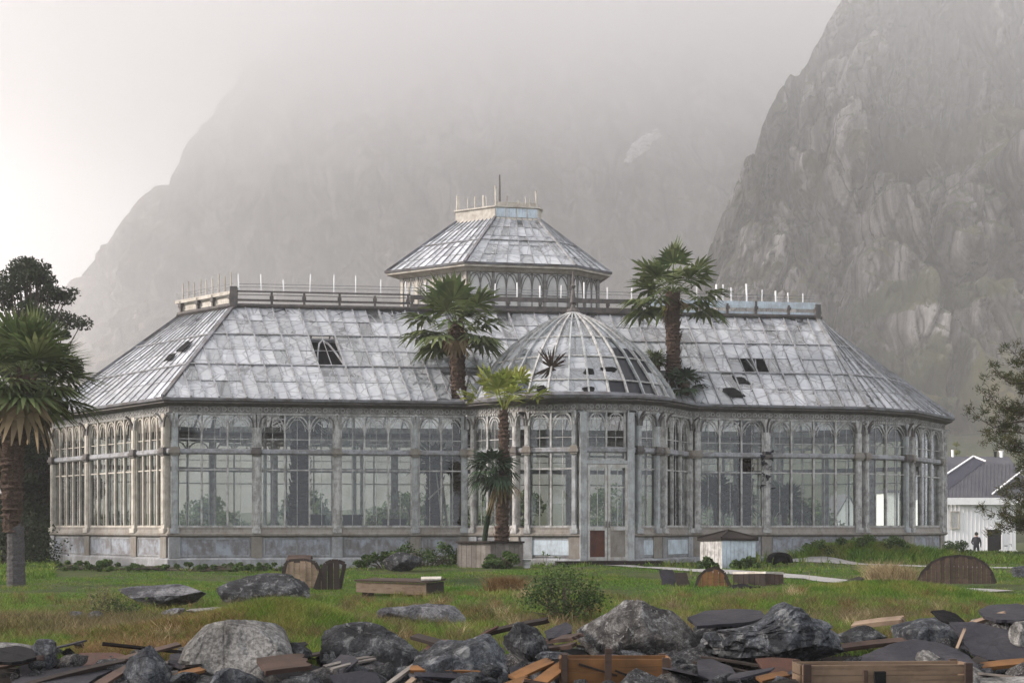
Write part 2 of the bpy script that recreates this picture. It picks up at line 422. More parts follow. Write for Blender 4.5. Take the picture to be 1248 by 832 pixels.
t = NT('ground')
n1 = t.noise(.55, detail=8, rough=.7); n2 = t.noise(7, detail=6)
c = t.ramp(n1, [(.35, (.030, .050, .014)), (.5, (.045, .064, .02)), (.66, (.075, .068, .03))])
c = t.mix(t.ramp(n2, [(.45, 0.0), (.7, .6)]), c, (.04, .03, .02))
ys = t.sep()
far = t.ramp(t.math('MULTIPLY', ys[1], .01), [(.155, 1.0), (.175, 0.0)])   # rubble shore below the lawn
c = t.mix(far, c, t.ramp(n2, [(.4, (.008, .007, .006)), (.6, (.022, .018, .016))]))
t.col(c); t.rough(.95); t.spec(.1); t.bump(t.noise(12, detail=8), .8, .05); M['ground'] = t.m
xs = np.concatenate([np.linspace(-660, -40, 30), np.linspace(-39, 45, 337), np.linspace(46, 700, 30)])
yy = np.concatenate([np.linspace(-20, 8, 12), np.linspace(8.2, 95, 420), np.linspace(97, 1460, 50)])
X, Y = np.meshgrid(xs, yy); Z = gz(X, Y)
nx_, ny_ = len(xs), len(yy); I = np.arange(nx_ * ny_).reshape(ny_, nx_)
Fc = np.stack([I[:-1, :-1], I[:-1, 1:], I[1:, 1:], I[1:, :-1]], -1).reshape(-1, 4)
gr = raw('ground', np.stack([X, Y, Z], -1).reshape(-1, 3), Fc, 'ground', smooth=True)
tag(gr, kind='structure')

# paths
t = NT('gravel')
t.col(t.ramp(t.noise(9, detail=7, rough=.8), [(.35, (.16, .155, .15)), (.6, (.27, .265, .26))])); t.rough(.95); M['gravel'] = t.m
def ribbon(name, pts, w, mat):
    P = []
    pts = [Vector(p) for p in pts]
    for i in range(len(pts) - 1):
        for k in range(10): P.append(pts[i].lerp(pts[i + 1], k / 10))
    P.append(pts[-1]); mb = MB(); rows = []
    for i, p in enumerate(P):
        d = (P[min(i + 1, len(P) - 1)] - P[max(i - 1, 0)]).normalized(); s_ = Vector((-d.y, d.x))
        ww = w * (.9 + .16 * math.sin(i * .8)); row = []
        for k in range(5):
            q = p + s_ * ww * (k / 4 - .5); row.append((q.x, q.y, g(q.x, q.y) + .03))
        rows.append(row)
    for a, b in zip(rows[:-1], rows[1:]):
        for k in range(4): mb.quad(a[k], a[k + 1], b[k + 1], b[k])
    return tag(mb.build(name, mat, smooth=True), kind='structure')
PATHS = [([(3.3, 42.6), (xd(800, 39.8), 39.8), (xd(900, 36.0), 36.0), (xd(1000, 32.6), 32.6), (xd(1070, 30.2), 30.2), (xd(1200, 28.3), 27.6)], 1.4),
         ([(xd(955, 45), 45.2), (xd(1110, 42.4), 42.4), (xd(1240, 38.6), 38.6), (xd(1400, 37), 37)], 1.1)]
for pts, w_ in PATHS: ribbon('path', pts, w_, 'gravel')

# ================================================================ mountains
def fbm(p, o=5, lac=2.1, h=.55):
    return noise.fractal(p, h, lac, o, noise_basis='PERLIN_ORIGINAL')
def interp(pts, x):
    return float(np.interp(x, [p[0] for p in pts], [p[1] for p in pts]))

def rock_mat(name, rock_a, rock_b, rock_c, veg_a, veg_b, zveg, streak=.012, veg_amt=1.0, blobs=()):
    t = NT(name)
    st = t.noise(1.0, t.map((streak, streak, streak * .16), (0, R(9), 0)), detail=12, rough=.75, dist=.25)
    c = t.ramp(st, [(.41, rock_b), (.49, rock_a), (.57, rock_c)])
    bl = t.noise(.03, detail=8, rough=.65)
    c = t.mix(t.ramp(bl, [(.44, .7), (.54, 0.0)]), c, rock_b)
    crk = t.vor(1.0, t.map((streak * 1.5, streak * 1.5, streak * .5), (0, R(-20), 0)), 'DISTANCE_TO_EDGE')
    c = t.mix(t.ramp(crk, [(0.0, .85), (.05, 0.0)]), c, (.04, .04, .045))
    geo = t.n.new('ShaderNodeNewGeometry'); s = t.n.new('ShaderNodeSeparateXYZ'); t.l.new(geo.outputs['Normal'], s.inputs[0])
    slope = t.ramp(t.math('ADD', s.outputs[2], t.math('MULTIPLY', t.math('SUBTRACT', t.noise(.02, detail=8), .5), 1.1)), [(.43, 0.0), (.57, 1.0)])
    zz = t.sep()[2]
    low = t.math('MULTIPLY', t.math('SUBTRACT', zveg, zz), 1.0 / max(1, zveg * .7), True)
    lowm = t.ramp(t.math('ADD', low, t.math('MULTIPLY', t.math('SUBTRACT', t.noise(.03, detail=8), .5), 1.4)), [(.35, 0.0), (.6, 1.0)])
    vg = t.mix(t.ramp(t.noise(.05, detail=5), [(.4, 0.0), (.6, 1.0)]), veg_a, veg_b)
    vm = t.math('MULTIPLY', t.math('MAXIMUM', t.math('MULTIPLY', slope, .8), lowm), veg_amt)
    c = t.mix(vm, c, vg)
    so_ = t.sep()
    for (cx_, cz_, rx_, rz_, k_, col_) in blobs:
        dx_ = t.math('SUBTRACT', so_[0], cx_); dz_ = t.math('SUBTRACT', t.math('SUBTRACT', so_[2], cz_), t.math('MULTIPLY', dx_, k_))
        e_ = t.math('ADD', t.math('POWER', t.math('ABSOLUTE', t.math('DIVIDE', dx_, rx_)), 2.0), t.math('POWER', t.math('ABSOLUTE', t.math('DIVIDE', dz_, rz_)), 2.0))
        e_ = t.math('ADD', e_, t.math('MULTIPLY', t.math('SUBTRACT', t.noise(.05, detail=9, rough=.7), .5), 5.0))
        c = t.mix(t.ramp(e_, [(.45, .85), (.95, 0.0)]), c, col_)
    t.col(c); t.rough(.95); t.spec(.1)
    t.bump(t.math('ADD', t.noise(.12, detail=12, rough=.75), t.math('MULTIPLY', st, 2.0)), 1.0, 6.0)
    M[name] = t.m
rock_mat('far_rock', (.19, .17, .165), (.07, .062, .058), (.34, .31, .30), (.10, .085, .05), (.13, .09, .06), 130, .012, .7)
rock_mat('cliff_rock', (.46, .425, .42), (.12, .11, .112), (.80, .76, .74), (.10, .12, .045), (.19, .17, .07), 80, .03, 1.0, blobs=((178, 158, 62, 13, .22, (.17, .13, .06)), (112, 148, 16, 8, .2, (.14, .12, .06)), (150, 82, 30, 7, 0, (.12, .13, .05)), (190, 70, 30, 14, .2, (.12, .13, .05)), (120, 62, 26, 8, -.1, (.11, .12, .05)), (88, 96, 14, 4, .1, (.13, .12, .06))))

def massif(name, sil, D0, D1, x0, x1, nx, nt, mat, amp, fx, fz, qz, seed, extra=None, basez=-3, slabs=None):
    V = np.zeros((nt, nx, 3)); off = Vector((seed, seed * .7, seed * .3))
    for i in range(nx):
        px = x0 + (x1 - x0) * i / (nx - 1); sy = interp(sil, px)
        for j in range(nt):
            tt = j / (nt - 1) * 1.12
            H = ZC + (HY - sy) / F * D1
            if tt <= 1: D = D0 + (D1 - D0) * tt; z = basez + (H - basez) * tt ** qz
            else: D = D1 + (tt - 1) / .12 * 320; z = H * (1 - (tt - 1) / .12 * 1.0) + basez * 0
            X_ = xd(px, D); p = Vector((X_ * fx, D * fx, z * fz)) + off
            r1 = 1 - abs(noise.noise(p)) * 2
            r2 = noise.ridged_multi_fractal(p * 2.3, .9, 2.2, 5, 1.0, 2.0)
            r3 = noise.noise(p * 5.5) * .35 + noise.noise(p * 12) * .18
            d = (r1 * .6 + (r2 - 1) * .42 + r3) * amp
            if slabs:
                for (sx_, sz_, am) in slabs:
                    pv = Vector((X_ * sx_ + z * sx_ * .25, D * sx_ * .5, z * sz_)) + off; dd_, pp = noise.voronoi(pv)[:2]
                    c0 = pp[0]; hsh = math.sin(c0.x * 127.1 + c0.y * 311.7 + c0.z * 74.7) * 43758.5; hsh -= math.floor(hsh); h2 = (hsh * 17.3) % 1 - .5; h3 = (hsh * 31.7) % 1 - .5
                    q = pv - c0; d += am * (hsh - .5 + q.x * h2 * 1.8 + q.z * h3 * 1.4) - am * .95 * max(0, 1 - (dd_[1] - dd_[0]) * 8)
            if extra: d += extra(px, X_, D, z)
            k = min(1, tt * 6) * (1.0 if tt < .9 else (.55 if tt < 1 else .3))
            V[j, i] = (X_ - d * .12 * k, D - d * k, z + (d * .10 * k if tt < 1 else 0))
    I = np.arange(nx * nt).reshape(nt, nx)
    Fc = np.stack([I[:-1, :-1], I[:-1, 1:], I[1:, 1:], I[1:, :-1]], -1).reshape(-1, 4)
    o = raw(name, V.reshape(-1, 3), Fc, mat, smooth=False)
    return tag(o, kind='structure'), V
silA = [(-700, 600), (-200, 520), (0, 410), (60, 360), (100, 328), (125, 300), (150, 283), (175, 250), (190, 236), (212, 212), (222, 185), (240, 165), (262, 130), (292, 95), (330, 55), (400, 5),
        (500, -60), (620, -110), (760, -120), (900, -80), (1100, -60), (1600, -60)]
far, VA = massif('mountain', silA, 760, 1120, -170, 1250, 270, 190, 'far_rock', 34, .011, .005, 1.12, 3.1, slabs=[(.012, .005, 22), (.035, .014, 8)])
silB = [(780, 560), (820, 440), (850, 345), (866, 300), (880, 262), (892, 240), (905, 208), (922, 175), (930, 148), (948, 112), (962, 92), (985, 62), (1000, 42), (1030, -5), (1080, -60), (1200, -110), (1400, -100), (1700, -60)]
def bulge(px, X_, D, z):
    # the lower buttress on the right with its grassy shelf at two thirds height, and deep gullies
    shelf = 46 * math.exp(-((px - 1185) / 120) ** 2) * (1 / (1 + math.exp((z - (128 + (px - 1100) * .12)) / 4)))
    shelf += 20 * math.exp(-((px - 900) / 70) ** 2) / (1 + math.exp((z - 92) / 5))
    gul = -26 * math.exp(-((px - (1040 + (z - 110) * .55)) / 11) ** 2) - 15 * math.exp(-((px - (1125 - (z - 110) * .35)) / 8) ** 2) - 14 * math.exp(-((px - (965 - (z - 150) * .9)) / 9) ** 2)
    return shelf + gul
cliff, VB = massif('cliff', silB, 400, 560, 770, 1460, 560, 340, 'cliff_rock', 20, .022, .007, 1.15, 8.2, bulge, slabs=[(.028, .0055, 30), (.075, .014, 11), (.20, .05, 3.6)])
# scree and scrub slope at the foot of the cliff
silC = [(-900, 628), (300, 625), (700, 612), (860, 590), (1000, 545), (1100, 530), (1180, 528), (1250, 520), (1400, 500), (1900, 470)]
rock_mat('scree', (.13, .13, .12), (.07, .07, .07), (.2, .2, .19), (.05, .065, .028), (.08, .09, .04), 400, .05, 1.0)
scr, VC = massif('hill', silC, 150, 400, -500, 1480, 200, 60, 'scree', 6, .03, .03, 1.5, 5.5, basez=-2)

# snow lying in a gully high on the far mountain
t = NT('snow'); t.col(t.ramp(t.noise(.1, detail=6), [(.3, (.90, .90, .92)), (.7, (.95, .95, .96))])); t.rough(.8); M['snow'] = t.m
from mathutils.bvhtree import BVHTree
nt_, nx2 = VA.shape[:2]
bvA = BVHTree.FromPolygons([tuple(v) for v in VA.reshape(-1, 3)],
    [tuple(int(q) for q in f) for f in np.stack([np.arange(nx2 * nt_).reshape(nt_, nx2)[:-1, :-1], np.arange(nx2 * nt_).reshape(nt_, nx2)[:-1, 1:], np.arange(nx2 * nt_).reshape(nt_, nx2)[1:, 1:], np.arange(nx2 * nt_).reshape(nt_, nx2)[1:, :-1]], -1).reshape(-1, 4)])
def on_far(px, py):
    d = (at(px, py, 100) - Vector((0, 0, ZC))).normalized(); h = bvA.ray_cast(Vector((0, 0, ZC)), d)
    return h[0] - d * 14.0
mb = MB(); rows = []
for k in range(13):
    u = k / 12; cx = 800 - 34 * u - 6 * math.sin(u * 3.1); cyy = 161 + 37 * u; hw = 2 + 8.0 * math.sin(math.pi * min(1, u * .92 + .1)) * (1 - .45 * u)
    rows.append([on_far(cx + hw * (j / 4 - .5) * 2 + 1.5 * math.sin(k * 2 + j), cyy + (j / 4 - .5) * 4) for j in range(5)])
for a, b in zip(rows[:-1], rows[1:]):
    for j in range(4): mb.quad(a[j], a[j + 1], b[j + 1], b[j])
sn = mb.build('snow_patch', 'snow', smooth=True)
md = sn.modifiers.new('s', 'SOLIDIFY'); md.thickness = 3; tag(sn, kind='structure')

# ================================================================ haze and the cloud on the summits
def vol(name, x0, x1, y0, y1, z0, z1, dens, col, aniso, ramp=None):
    m = bpy.data.materials.new(name); m.use_nodes = True; nt = m.node_tree
    nt.nodes.remove(nt.nodes['Principled BSDF']); pv = nt.nodes.new('ShaderNodeVolumePrincipled')
    pv.inputs['Color'].default_value = (*col, 1); pv.inputs['Anisotropy'].default_value = aniso
    pv.inputs['Density'].default_value = dens
    nt.links.new(pv.outputs[0], nt.nodes['Material Output'].inputs['Volume'])
    if ramp:
        tc = nt.nodes.new('ShaderNodeTexCoord'); s = nt.nodes.new('ShaderNodeSeparateXYZ'); nt.links.new(tc.outputs['Object'], s.inputs[0])
        def mm(op, a, b=None, c_=None, cl=False):
            q = nt.nodes.new('ShaderNodeMath'); q.operation = op; q.use_clamp = cl
            for i, v in enumerate((a, b, c_)):
                if v is None: continue
                if isinstance(v, (int, float)): q.inputs[i].default_value = v
                else: nt.links.new(v, q.inputs[i])
            return q.outputs[0]
        za, zw, sl = ramp
        zz = mm('SUBTRACT', s.outputs[2], mm('MULTIPLY', s.outputs[1], sl))
        nz = nt.nodes.new('ShaderNodeTexNoise'); nz.inputs['Scale'].default_value = .006; nz.inputs['Detail'].default_value = 3
        nt.links.new(tc.outputs['Object'], nz.inputs['Vector'])
        zz = mm('ADD', zz, mm('MULTIPLY', mm('SUBTRACT', nz.outputs[0], .5), 90.0))
        f = mm('DIVIDE', mm('SUBTRACT', zz, za), zw, cl=True)
        f = mm('MULTIPLY', mm('POWER', f, 1.3), dens)
        b = mm('MULTIPLY', mm('DIVIDE', mm('SUBTRACT', s.outputs[1], 580.0), 120.0, cl=True), .0013)
        nt.links.new(mm('ADD', f, b), pv.inputs['Density'])
    M[name] = m
    mb = MB(); mb.box(x0, x1, y0, y1, z0, z1); o = mb.build(name, name); tag(o, kind='stuff'); return o
vol('haze', -665, 705, -40, 1470, -6, 660, HAZE_D, (.994, .991, .996), .0)
vol('cloud', -640, 690, 330, 1440, -4, 650, .0060, (.999, .994, .998), .0, ramp=(10, 150, .25))
# ================================================================ the conservatory
random.seed(7)
C0 = (-12.3, 44.3); B0 = (xd(572, 45.8), 45.8); B1 = (xd(637, 44.1), 44.1); B2 = (xd(706.5, 43.45), 43.45)
B3 = (xd(770.5, 43.7), 43.7); B4 = (xd(804, 44.4), 44.4); B5 = (xd(842, 46.55), 46.55)
P3 = (13.6, 47.9); P4 = (15.88, 49.3); P5 = (18.4, 52.5); P6 = (19.3, 58.0); P7 = (11.5, 63.0); P8 = (-14.4, 59.2); L1 = (-20.3, 55.0); L0 = (-19.0, 51.0)
OUT = [C0, B0, B1, B2, B3, B4, B5, P3, P4, P5, P6, P7, P8, L1, L0]
MAIN = [C0, P3, P4, P5, P6, P7, P8, L1, L0]
house = empty('conservatory', (0, 51, 0), 'huge derelict glasshouse with grimy white iron frame, hipped glass roofs, lantern tower and dome', 'conservatory')

class Wall:
    def __init__(s, P, Q):
        s.P = Vector(P); s.Q = Vector(Q); s.L = (s.Q - s.P).length; s.t = (s.Q - s.P) / s.L; s.n = Vector((s.t.y, -s.t.x))
    def w(s, a, o, z):
        q = s.P + s.t * a + s.n * o; return Vector((q.x, q.y, z))
    def box(s, mb, a0, a1, o0, o1, z0, z1, mi=0):
        mb.hexa([s.w(a0, o1, z0), s.w(a1, o1, z0), s.w(a1, o0, z0), s.w(a0, o0, z0), s.w(a0, o1, z1), s.w(a1, o1, z1), s.w(a1, o0, z1), s.w(a0, o0, z1)], mi)
    def s_of(s, px):
        """arc position whose image column is px (surveyed from the photograph)"""
        k = (px - 624) / F
        return (k * s.P.y - s.P.x) / (s.t.x - k * s.t.y)
Z_LEDGE, Z_SILL, Z_THIN, Z_MID0, Z_MID1, Z_SPR, Z_TOP = 1.27, 1.50, 3.56, 4.14, 4.34, 4.98, 5.56

def pointed(mb, W, a0, a1, z0, z1, o, th, dp, n=6):
    """a pointed arch of flat iron in the wall's plane"""
    mid = (a0 + a1) / 2; hw = (a1 - a0) / 2; h = z1 - z0
    for sgn in (-1, 1):
        pts = []
        for k in range(n + 1):
            u = k / n
            x = mid + sgn * hw * math.cos(u * math.pi / 2) ** .85 if u < 1 else mid
            pts.append((x, z0 + h * math.sin(u * math.pi / 2)))
        for (xa, za), (xb, zb) in zip(pts[:-1], pts[1:]):
            mb.beam(W.w(xa, o, za), W.w(xb, o, zb), th, dp, up=(W.n.x, W.n.y, 0))
ntot = [0]
def window_bay(W, a0, a1, n, iron='white_iron', zb=Z_SILL, arches=True, glassm='wall_glass', lower=True, parent=house, zs=None, back=False):
    mb = MB(); d = .05
    z0, zt, m0, m1, spr, top = zs or (Z_SILL, Z_THIN, Z_MID0, Z_MID1, Z_SPR, Z_TOP)
    W.box(mb, a0, a1, -d, d, zb, zb + .07)
    W.box(mb, a0, a1, -d, d + .02, top, top + .08)
    st = (a1 - a0) / n
    for i in range(n + 1):
        a = min(max(a0 + i * st, a0 + .02), a1 - .02); hw = .032
        W.box(mb, a - hw, a + hw, -d + .004, d + .025, zb + .07, top)
    for i in range(n):
        A0, A1 = a0 + i * st + .03, a0 + (i + 1) * st - .03
        if lower: W.box(mb, A0, A1, -.02, .025, zt, zt + .05)
        if not back:
            # fine glazing bars of the lower lights
            W.box(mb, (A0 + A1) / 2 - .010, (A0 + A1) / 2 + .010, -.012, .012, zb + .07, m0)
        W.box(mb, A0, A1, -.02, .02, spr - .30, spr - .27)
        if arches:
            pointed(mb, W, A0, A1, spr, top - .02, .02, .05, .05)
            if not back:
                pointed(mb, W, A0 - st * .0 + .12, A1 - .12, spr + .02, top - .14, .012, .022, .03, 5)
                m_ = (A0 + A1) / 2
                W.box(mb, m_ - .010, m_ + .010, -.012, .012, m1, top)
                # little lancet pointed struts crossing up to the head
                mb.beam(W.w(A0, .01, spr + .05), W.w(m_, .01, top), .02, .03, up=(W.n.x, W.n.y, 0))
                mb.beam(W.w(A1, .01, spr + .05), W.w(m_, .01, top), .02, .03, up=(W.n.x, W.n.y, 0))
    fr = mb.build('window', iron, parent)
    gb = MB()
    for i in range(n):
        A0, A1 = a0 + i * st, a0 + (i + 1) * st
        for (za, zc) in ((zb, zt), (zt, m0), (m1, top)):
            if not back and random.random() < .035: continue       # a pane that has fallen out
            o = random.uniform(-.006, .006); tw = random.uniform(-.006, .006)
            gb.quad(W.w(A0, -.01 + o, za), W.w(A1, -.01 + o + tw, za), W.w(A1, -.01 - o + tw, zc), W.w(A0, -.01 - o, zc))
    gb.build('pane', glassm, fr, vary=True)
    return fr
def column(W, a, iron='white_iron', wd=.115, bracket=True, name='column'):
    mb = MB()
    W.box(mb, a - wd, a + wd, -.12, .14, Z_LEDGE + .02, 5.60)
    W.box(mb, a - wd * .62, a + wd * .62, .14, .165, Z_SILL + .12, Z_MID0 - .12)
    W.box(mb, a - wd * .62, a + wd * .62, .14, .165, Z_MID1 + .1, 5.30)
    W.box(mb, a - wd - .05, a + wd + .05, -.12, .20, Z_LEDGE + .02, Z_LEDGE + .20)
    c = mb.build(name, iron, house)
    cb = MB()
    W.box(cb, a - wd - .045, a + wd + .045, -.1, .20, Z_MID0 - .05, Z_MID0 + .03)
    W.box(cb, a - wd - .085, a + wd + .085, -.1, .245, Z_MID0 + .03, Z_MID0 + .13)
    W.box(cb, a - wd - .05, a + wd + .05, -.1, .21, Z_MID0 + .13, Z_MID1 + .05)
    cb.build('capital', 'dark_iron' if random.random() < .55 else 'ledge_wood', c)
    if bracket:
        for (dx, do) in ((0, 1), (-1, 0), (1, 0)):
            pts = []; bb = MB()
            for k in range(7):
                u = k / 6 * math.pi / 2; rr = .30 if do else .20
                x = rr * (1 - math.cos(u)); z = 5.12 + (.48 if do else .40) * math.sin(u)
                pts.append(W.w(a + dx * (wd + x), .15 + do * x, z))
            for p, q in zip(pts[:-1], pts[1:]): bb.beam(p, q, .06, .05, up=(W.t.x, W.t.y, .1))
            bb.build('bracket', 'dark_iron' if random.random() < .6 else 'white_iron', c)
    return c

# --- base course, panelled plinth, ledge, frieze, gutter
mb = MB(); mb.sweep(OUT, [(-.3, -.6), (.16, -.6), (.16, .34), (.10, .40), (-.3, .40)]); mb.build('base_course', 'plinth_stone', house)
mb = MB(); mb.sweep(OUT, [(-.28, .39), (.05, .39), (.05, 1.16), (-.28, 1.16)]); mb.build('plinth', 'plinth_stone', house)
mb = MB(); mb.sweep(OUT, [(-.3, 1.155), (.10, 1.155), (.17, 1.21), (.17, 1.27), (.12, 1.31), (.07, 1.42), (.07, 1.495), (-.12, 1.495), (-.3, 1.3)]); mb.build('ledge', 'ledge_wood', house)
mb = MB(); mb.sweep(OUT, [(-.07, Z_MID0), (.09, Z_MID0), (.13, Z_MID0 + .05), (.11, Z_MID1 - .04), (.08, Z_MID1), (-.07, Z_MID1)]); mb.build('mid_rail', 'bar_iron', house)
mb = MB(); mb.sweep(OUT, [(-.10, 5.64), (.07, 5.64), (.07, 5.89), (-.10, 5.89)]); fz = mb.build('frieze', 'frieze_iron', house)
mb = MB(); mb.sweep(OUT, [(.0, 5.885), (.16, 5.885), (.30, 5.95), (.36, 5.96), (.36, 6.02), (.0, 6.02)]); gt = mb.build('cornice', 'dark_iron', house)
mb = MB(); mb.sweep(OUT, [(.05, 6.021), (.40, 6.021), (.45, 6.05), (.46, 6.13), (.42, 6.135), (.40, 6.06), (.05, 6.06)]); mb.build('gutter', 'gutter_iron', house)

WALLS = [
    (L0, C0, [64, 109, 166, 204], [5, 5, 4], 'cream_board'),
    (C0, B0, [210, 313, 411, 506, 569], [3, 3, 3, 2], 'white_iron'),
    (B0, B1, [576, 632], [3], 'white_iron'),
    (B1, B2, [640, 704], [2], 'white_iron'),
    (B2, B3, None, None, None),
    (B3, B4, [774, 802], [1], 'white_iron'),
    (B4, B5, [806, 840], [3], 'white_iron'),
    (B5, P3, [846, 933, 1048], [3, 4], 'white_iron'),
    (P3, P4, [1052, 1105], [2], 'white_iron'),
    (P4, P5, [1108, 1146], [3], 'white_iron')]
seen = set()
def lace(W, a0, a1, mb, z0=5.66, z1=5.87, o=.075):
    n = max(2, int((a1 - a0) / .21)); st = (a1 - a0) / n
    for i in range(n):
        a = a0 + (i + .5) * st; r = st * .36; zc = (z0 + z1) / 2
        for k in range(6):
            u, v = k * math.pi / 3, (k + 1) * math.pi / 3
            mb.beam(W.w(a + r * math.cos(u), o + .012, zc + r * math.sin(u)), W.w(a + r * math.cos(v), o + .012, zc + r * math.sin(v)), .022, .025, up=(W.n.x, W.n.y, 0))
    # scalloped hanging edge under the cornice
    for i in range(n * 2):
        a = a0 + (i + .5) * st / 2
        W.box(mb, a - st * .13, a + st * .13, .068, .10, 5.57, 5.638)
lb = MB(); pb = MB()
for (P, Q, cols, lights, iron) in WALLS:
    W = Wall(P, Q); lace(W, .1, W.L - .1, lb)
    if cols is None: continue
    S = [W.s_of(c) for c in cols]
    S[0] = max(S[0], .02); S[-1] = min(S[-1], W.L - .02)
    for i, s_ in enumerate(S):
        inb = .10 if i == 0 else (-.10 if i == len(S) - 1 else 0)
        column(W, s_ + inb, 'blue_iron' if (iron == 'white_iron' and random.random() < .4) else ('cream_board' if iron == 'cream_board' else 'white_iron'), wd=.115 if len(S) > 2 else .085)
        # plinth pier under each column
        pm = MB(); W.box(pm, s_ + inb - .2, s_ + inb + .2, .05, .125, .40, 1.155); pm.build('pier', 'ledge_wood' if random.random() < .5 else 'plinth_stone', house)
    for (sa, sb, n) in zip(S[:-1], S[1:], lights):
        window_bay(W, sa + .12, sb - .12, n, 'white_iron' if iron == 'white_iron' else 'cream_board')
        pn = MB(); k = 2 if sb - sa > 2.8 else 1; st = (sb - sa - .5) / k
        for j in range(k):
            a = sa + .25 + j * st
            W.box(pn, a + .04, a + st - .04, .05, .062, .50, 1.06)
        pnl = pn.build('plinth_panel', 'plinth_panel', house)
        fm = MB()
        for j in range(k):
            a = sa + .25 + j * st
            for (x0, x1, z0, z1) in ((a, a + st, 1.06, 1.11), (a, a + st, .45, .50), (a, a + .04, .50, 1.06), (a + st - .04, a + st, .50, 1.06)):
                W.box(fm, x0, x1, .05, .078, z0, z1)
        fm.build('moulding', 'plinth_stone', pnl)
lb.build('lace', 'white_iron', fz)
# back and far end walls, seen through the glass
for (P, Q, n) in ((P5, P6, 2), (P6, P7, 4), (P7, P8, 9), (P8, L1, 2), (L1, L0, 2)):
    W = Wall(P, Q); st = W.L / n
    for i in range(n):
        window_bay(W, i * st + .12, (i + 1) * st - .12, 3 if st > 2.4 else 2, back=True)
        cb = MB(); W.box(cb, i * st - .12, i * st + .12, -.12, .14, Z_LEDGE, 5.64); cb.build('column', 'white_iron', house)

# --- entrance in the front face of the bay
o2 = offset([B1, B2, B3, B4], .20, closed=False); W = Wall(o2[1], o2[2]); e = MB()
DT = 3.74
W.box(e, .02, .26, -.3, .06, .30, 5.56); W.box(e, W.L - .26, W.L - .02, -.3, .06, .30, 5.56)
W.box(e, .26, W.L - .26, -.3, .05, DT, DT + .12)
e.build('door_frame', 'blue_iron', house)
WI = Wall(B2, B3); window_bay(WI, .26, WI.L - .26, 2, zs=(DT + .12, DT + .14, Z_MID0, Z_MID1, Z_SPR, Z_TOP), zb=DT + .12, lower=False)
wl = (W.L - .56) / 2
for k in range(2):
    a0 = .28 + k * (wl + .02); a1 = a0 + wl; D = MB(); zb = .34
    for (x0, x1, z0, z1) in ((a0, a0 + .09, zb, DT - .01), (a1 - .09, a1, zb, DT - .01), (a0 + .09, a1 - .09, DT - .13, DT - .01), (a0 + .09, a1 - .09, 1.40, 1.54), (a0 + .09, a1 - .09, zb, zb + .12)):
        W.box(D, x0, x1, -.03, .035, z0, z1)
    dr = D.build('door', 'door_paint', house)
    pm = MB(); W.box(pm, a0 + .09, a1 - .09, -.012, .012, zb + .12, 1.40); pn = pm.build('door_panel', 'door_rust' if k == 0 else 'ledge_wood', dr)
    if k == 0: dr['label'] = 'left door leaf with a rusty dark red lower panel'
    gm = MB(); gm.quad(W.w(a0 + .09, 0, 1.54), W.w(a1 - .09, 0, 1.54), W.w(a1 - .09, 0, DT - .13), W.w(a0 + .09, 0, DT - .13)); gm.build('pane', 'wall_glass', dr)
    hm = MB(); hx = a1 - .05 if k == 0 else a0 + .05; W.box(hm, hx - .02, hx + .02, .035, .085, 1.50, 1.72); hm.build('handle', 'dark_iron', dr)
    mu = MB()
    W.box(mu, (a0 + a1) / 2 - .012, (a0 + a1) / 2 + .012, .004, .02, 1.54, DT - .13); W.box(mu, a0 + .09, a1 - .09, .004, .02, 2.9, 2.93); mu.build('glazing_bar', 'door_paint', dr)
W2 = Wall(B3, B4)
# steps
for k, (zz, dd) in enumerate(((.33, .55), (.20, 1.0))):
    sm = MB(); W.box(sm, -.9 - .2 * k, W.L + .9 + .2 * k, .17, dd, -.3, zz - .004 * k); sm.build('step', 'dark_wood', house)
# white boarded panels of the bay's plinth
for (P, Q) in ((B1, B2), (B4, B5), (B3, B4)):
    W = Wall(P, Q); mb = MB(); W.box(mb, .3, W.L - .3, .078, .092, .52, 1.05); b_ = mb.build('plinth_board', 'blue_board', house)

# --- floor inside
mb = MB(); mb.quad(*[(p[0], p[1], .30) for p in offset([C0, P3, P4, P5, P6, P7, P8, L1, L0], -.2)])
mb.quad(*[(p[0], p[1], .296) for p in [B0, B1, B2, B3, B4, B5]]); mb.build('floor', 'inner_floor', house)

# ================================================================ roofs
PLAT = [(-11.23, 49.7), (12.98, 52.5), (13.12, 52.8), (13.2, 53.3), (13.1, 56.0), (12.0, 59.0), (-12.6, 56.2), (-14.6, 54.0), (-13.9, 51.8)]
EAVE = [tuple(p) for p in offset(MAIN, .40)]
ZE, ZP = 6.12, 10.40
HOLES = [  # photo position, half width px, half height px of the dark gaps
    (398, 427, 15, 11), (225, 424, 8, 9), (208, 437, 7, 6), (893, 419, 30, 6), (915, 446, 20, 12), (895, 481, 11, 7), (903, 465, 9, 6)]
def P2(p): return (624 + p[0] / p[1] * F, HY - (p[2] - ZC) / p[1] * F)
def clip(poly, f):
    out = []
    for i in range(len(poly)):
        a, b = poly[i - 1], poly[i]; fa, fb = f(a), f(b)
        if (fa >= 0) != (fb >= 0):
            k = fa / (fa - fb); out.append((a[0] + (b[0] - a[0]) * k, a[1] + (b[1] - a[1]) * k))
        if fb >= 0: out.append(b)
    return out
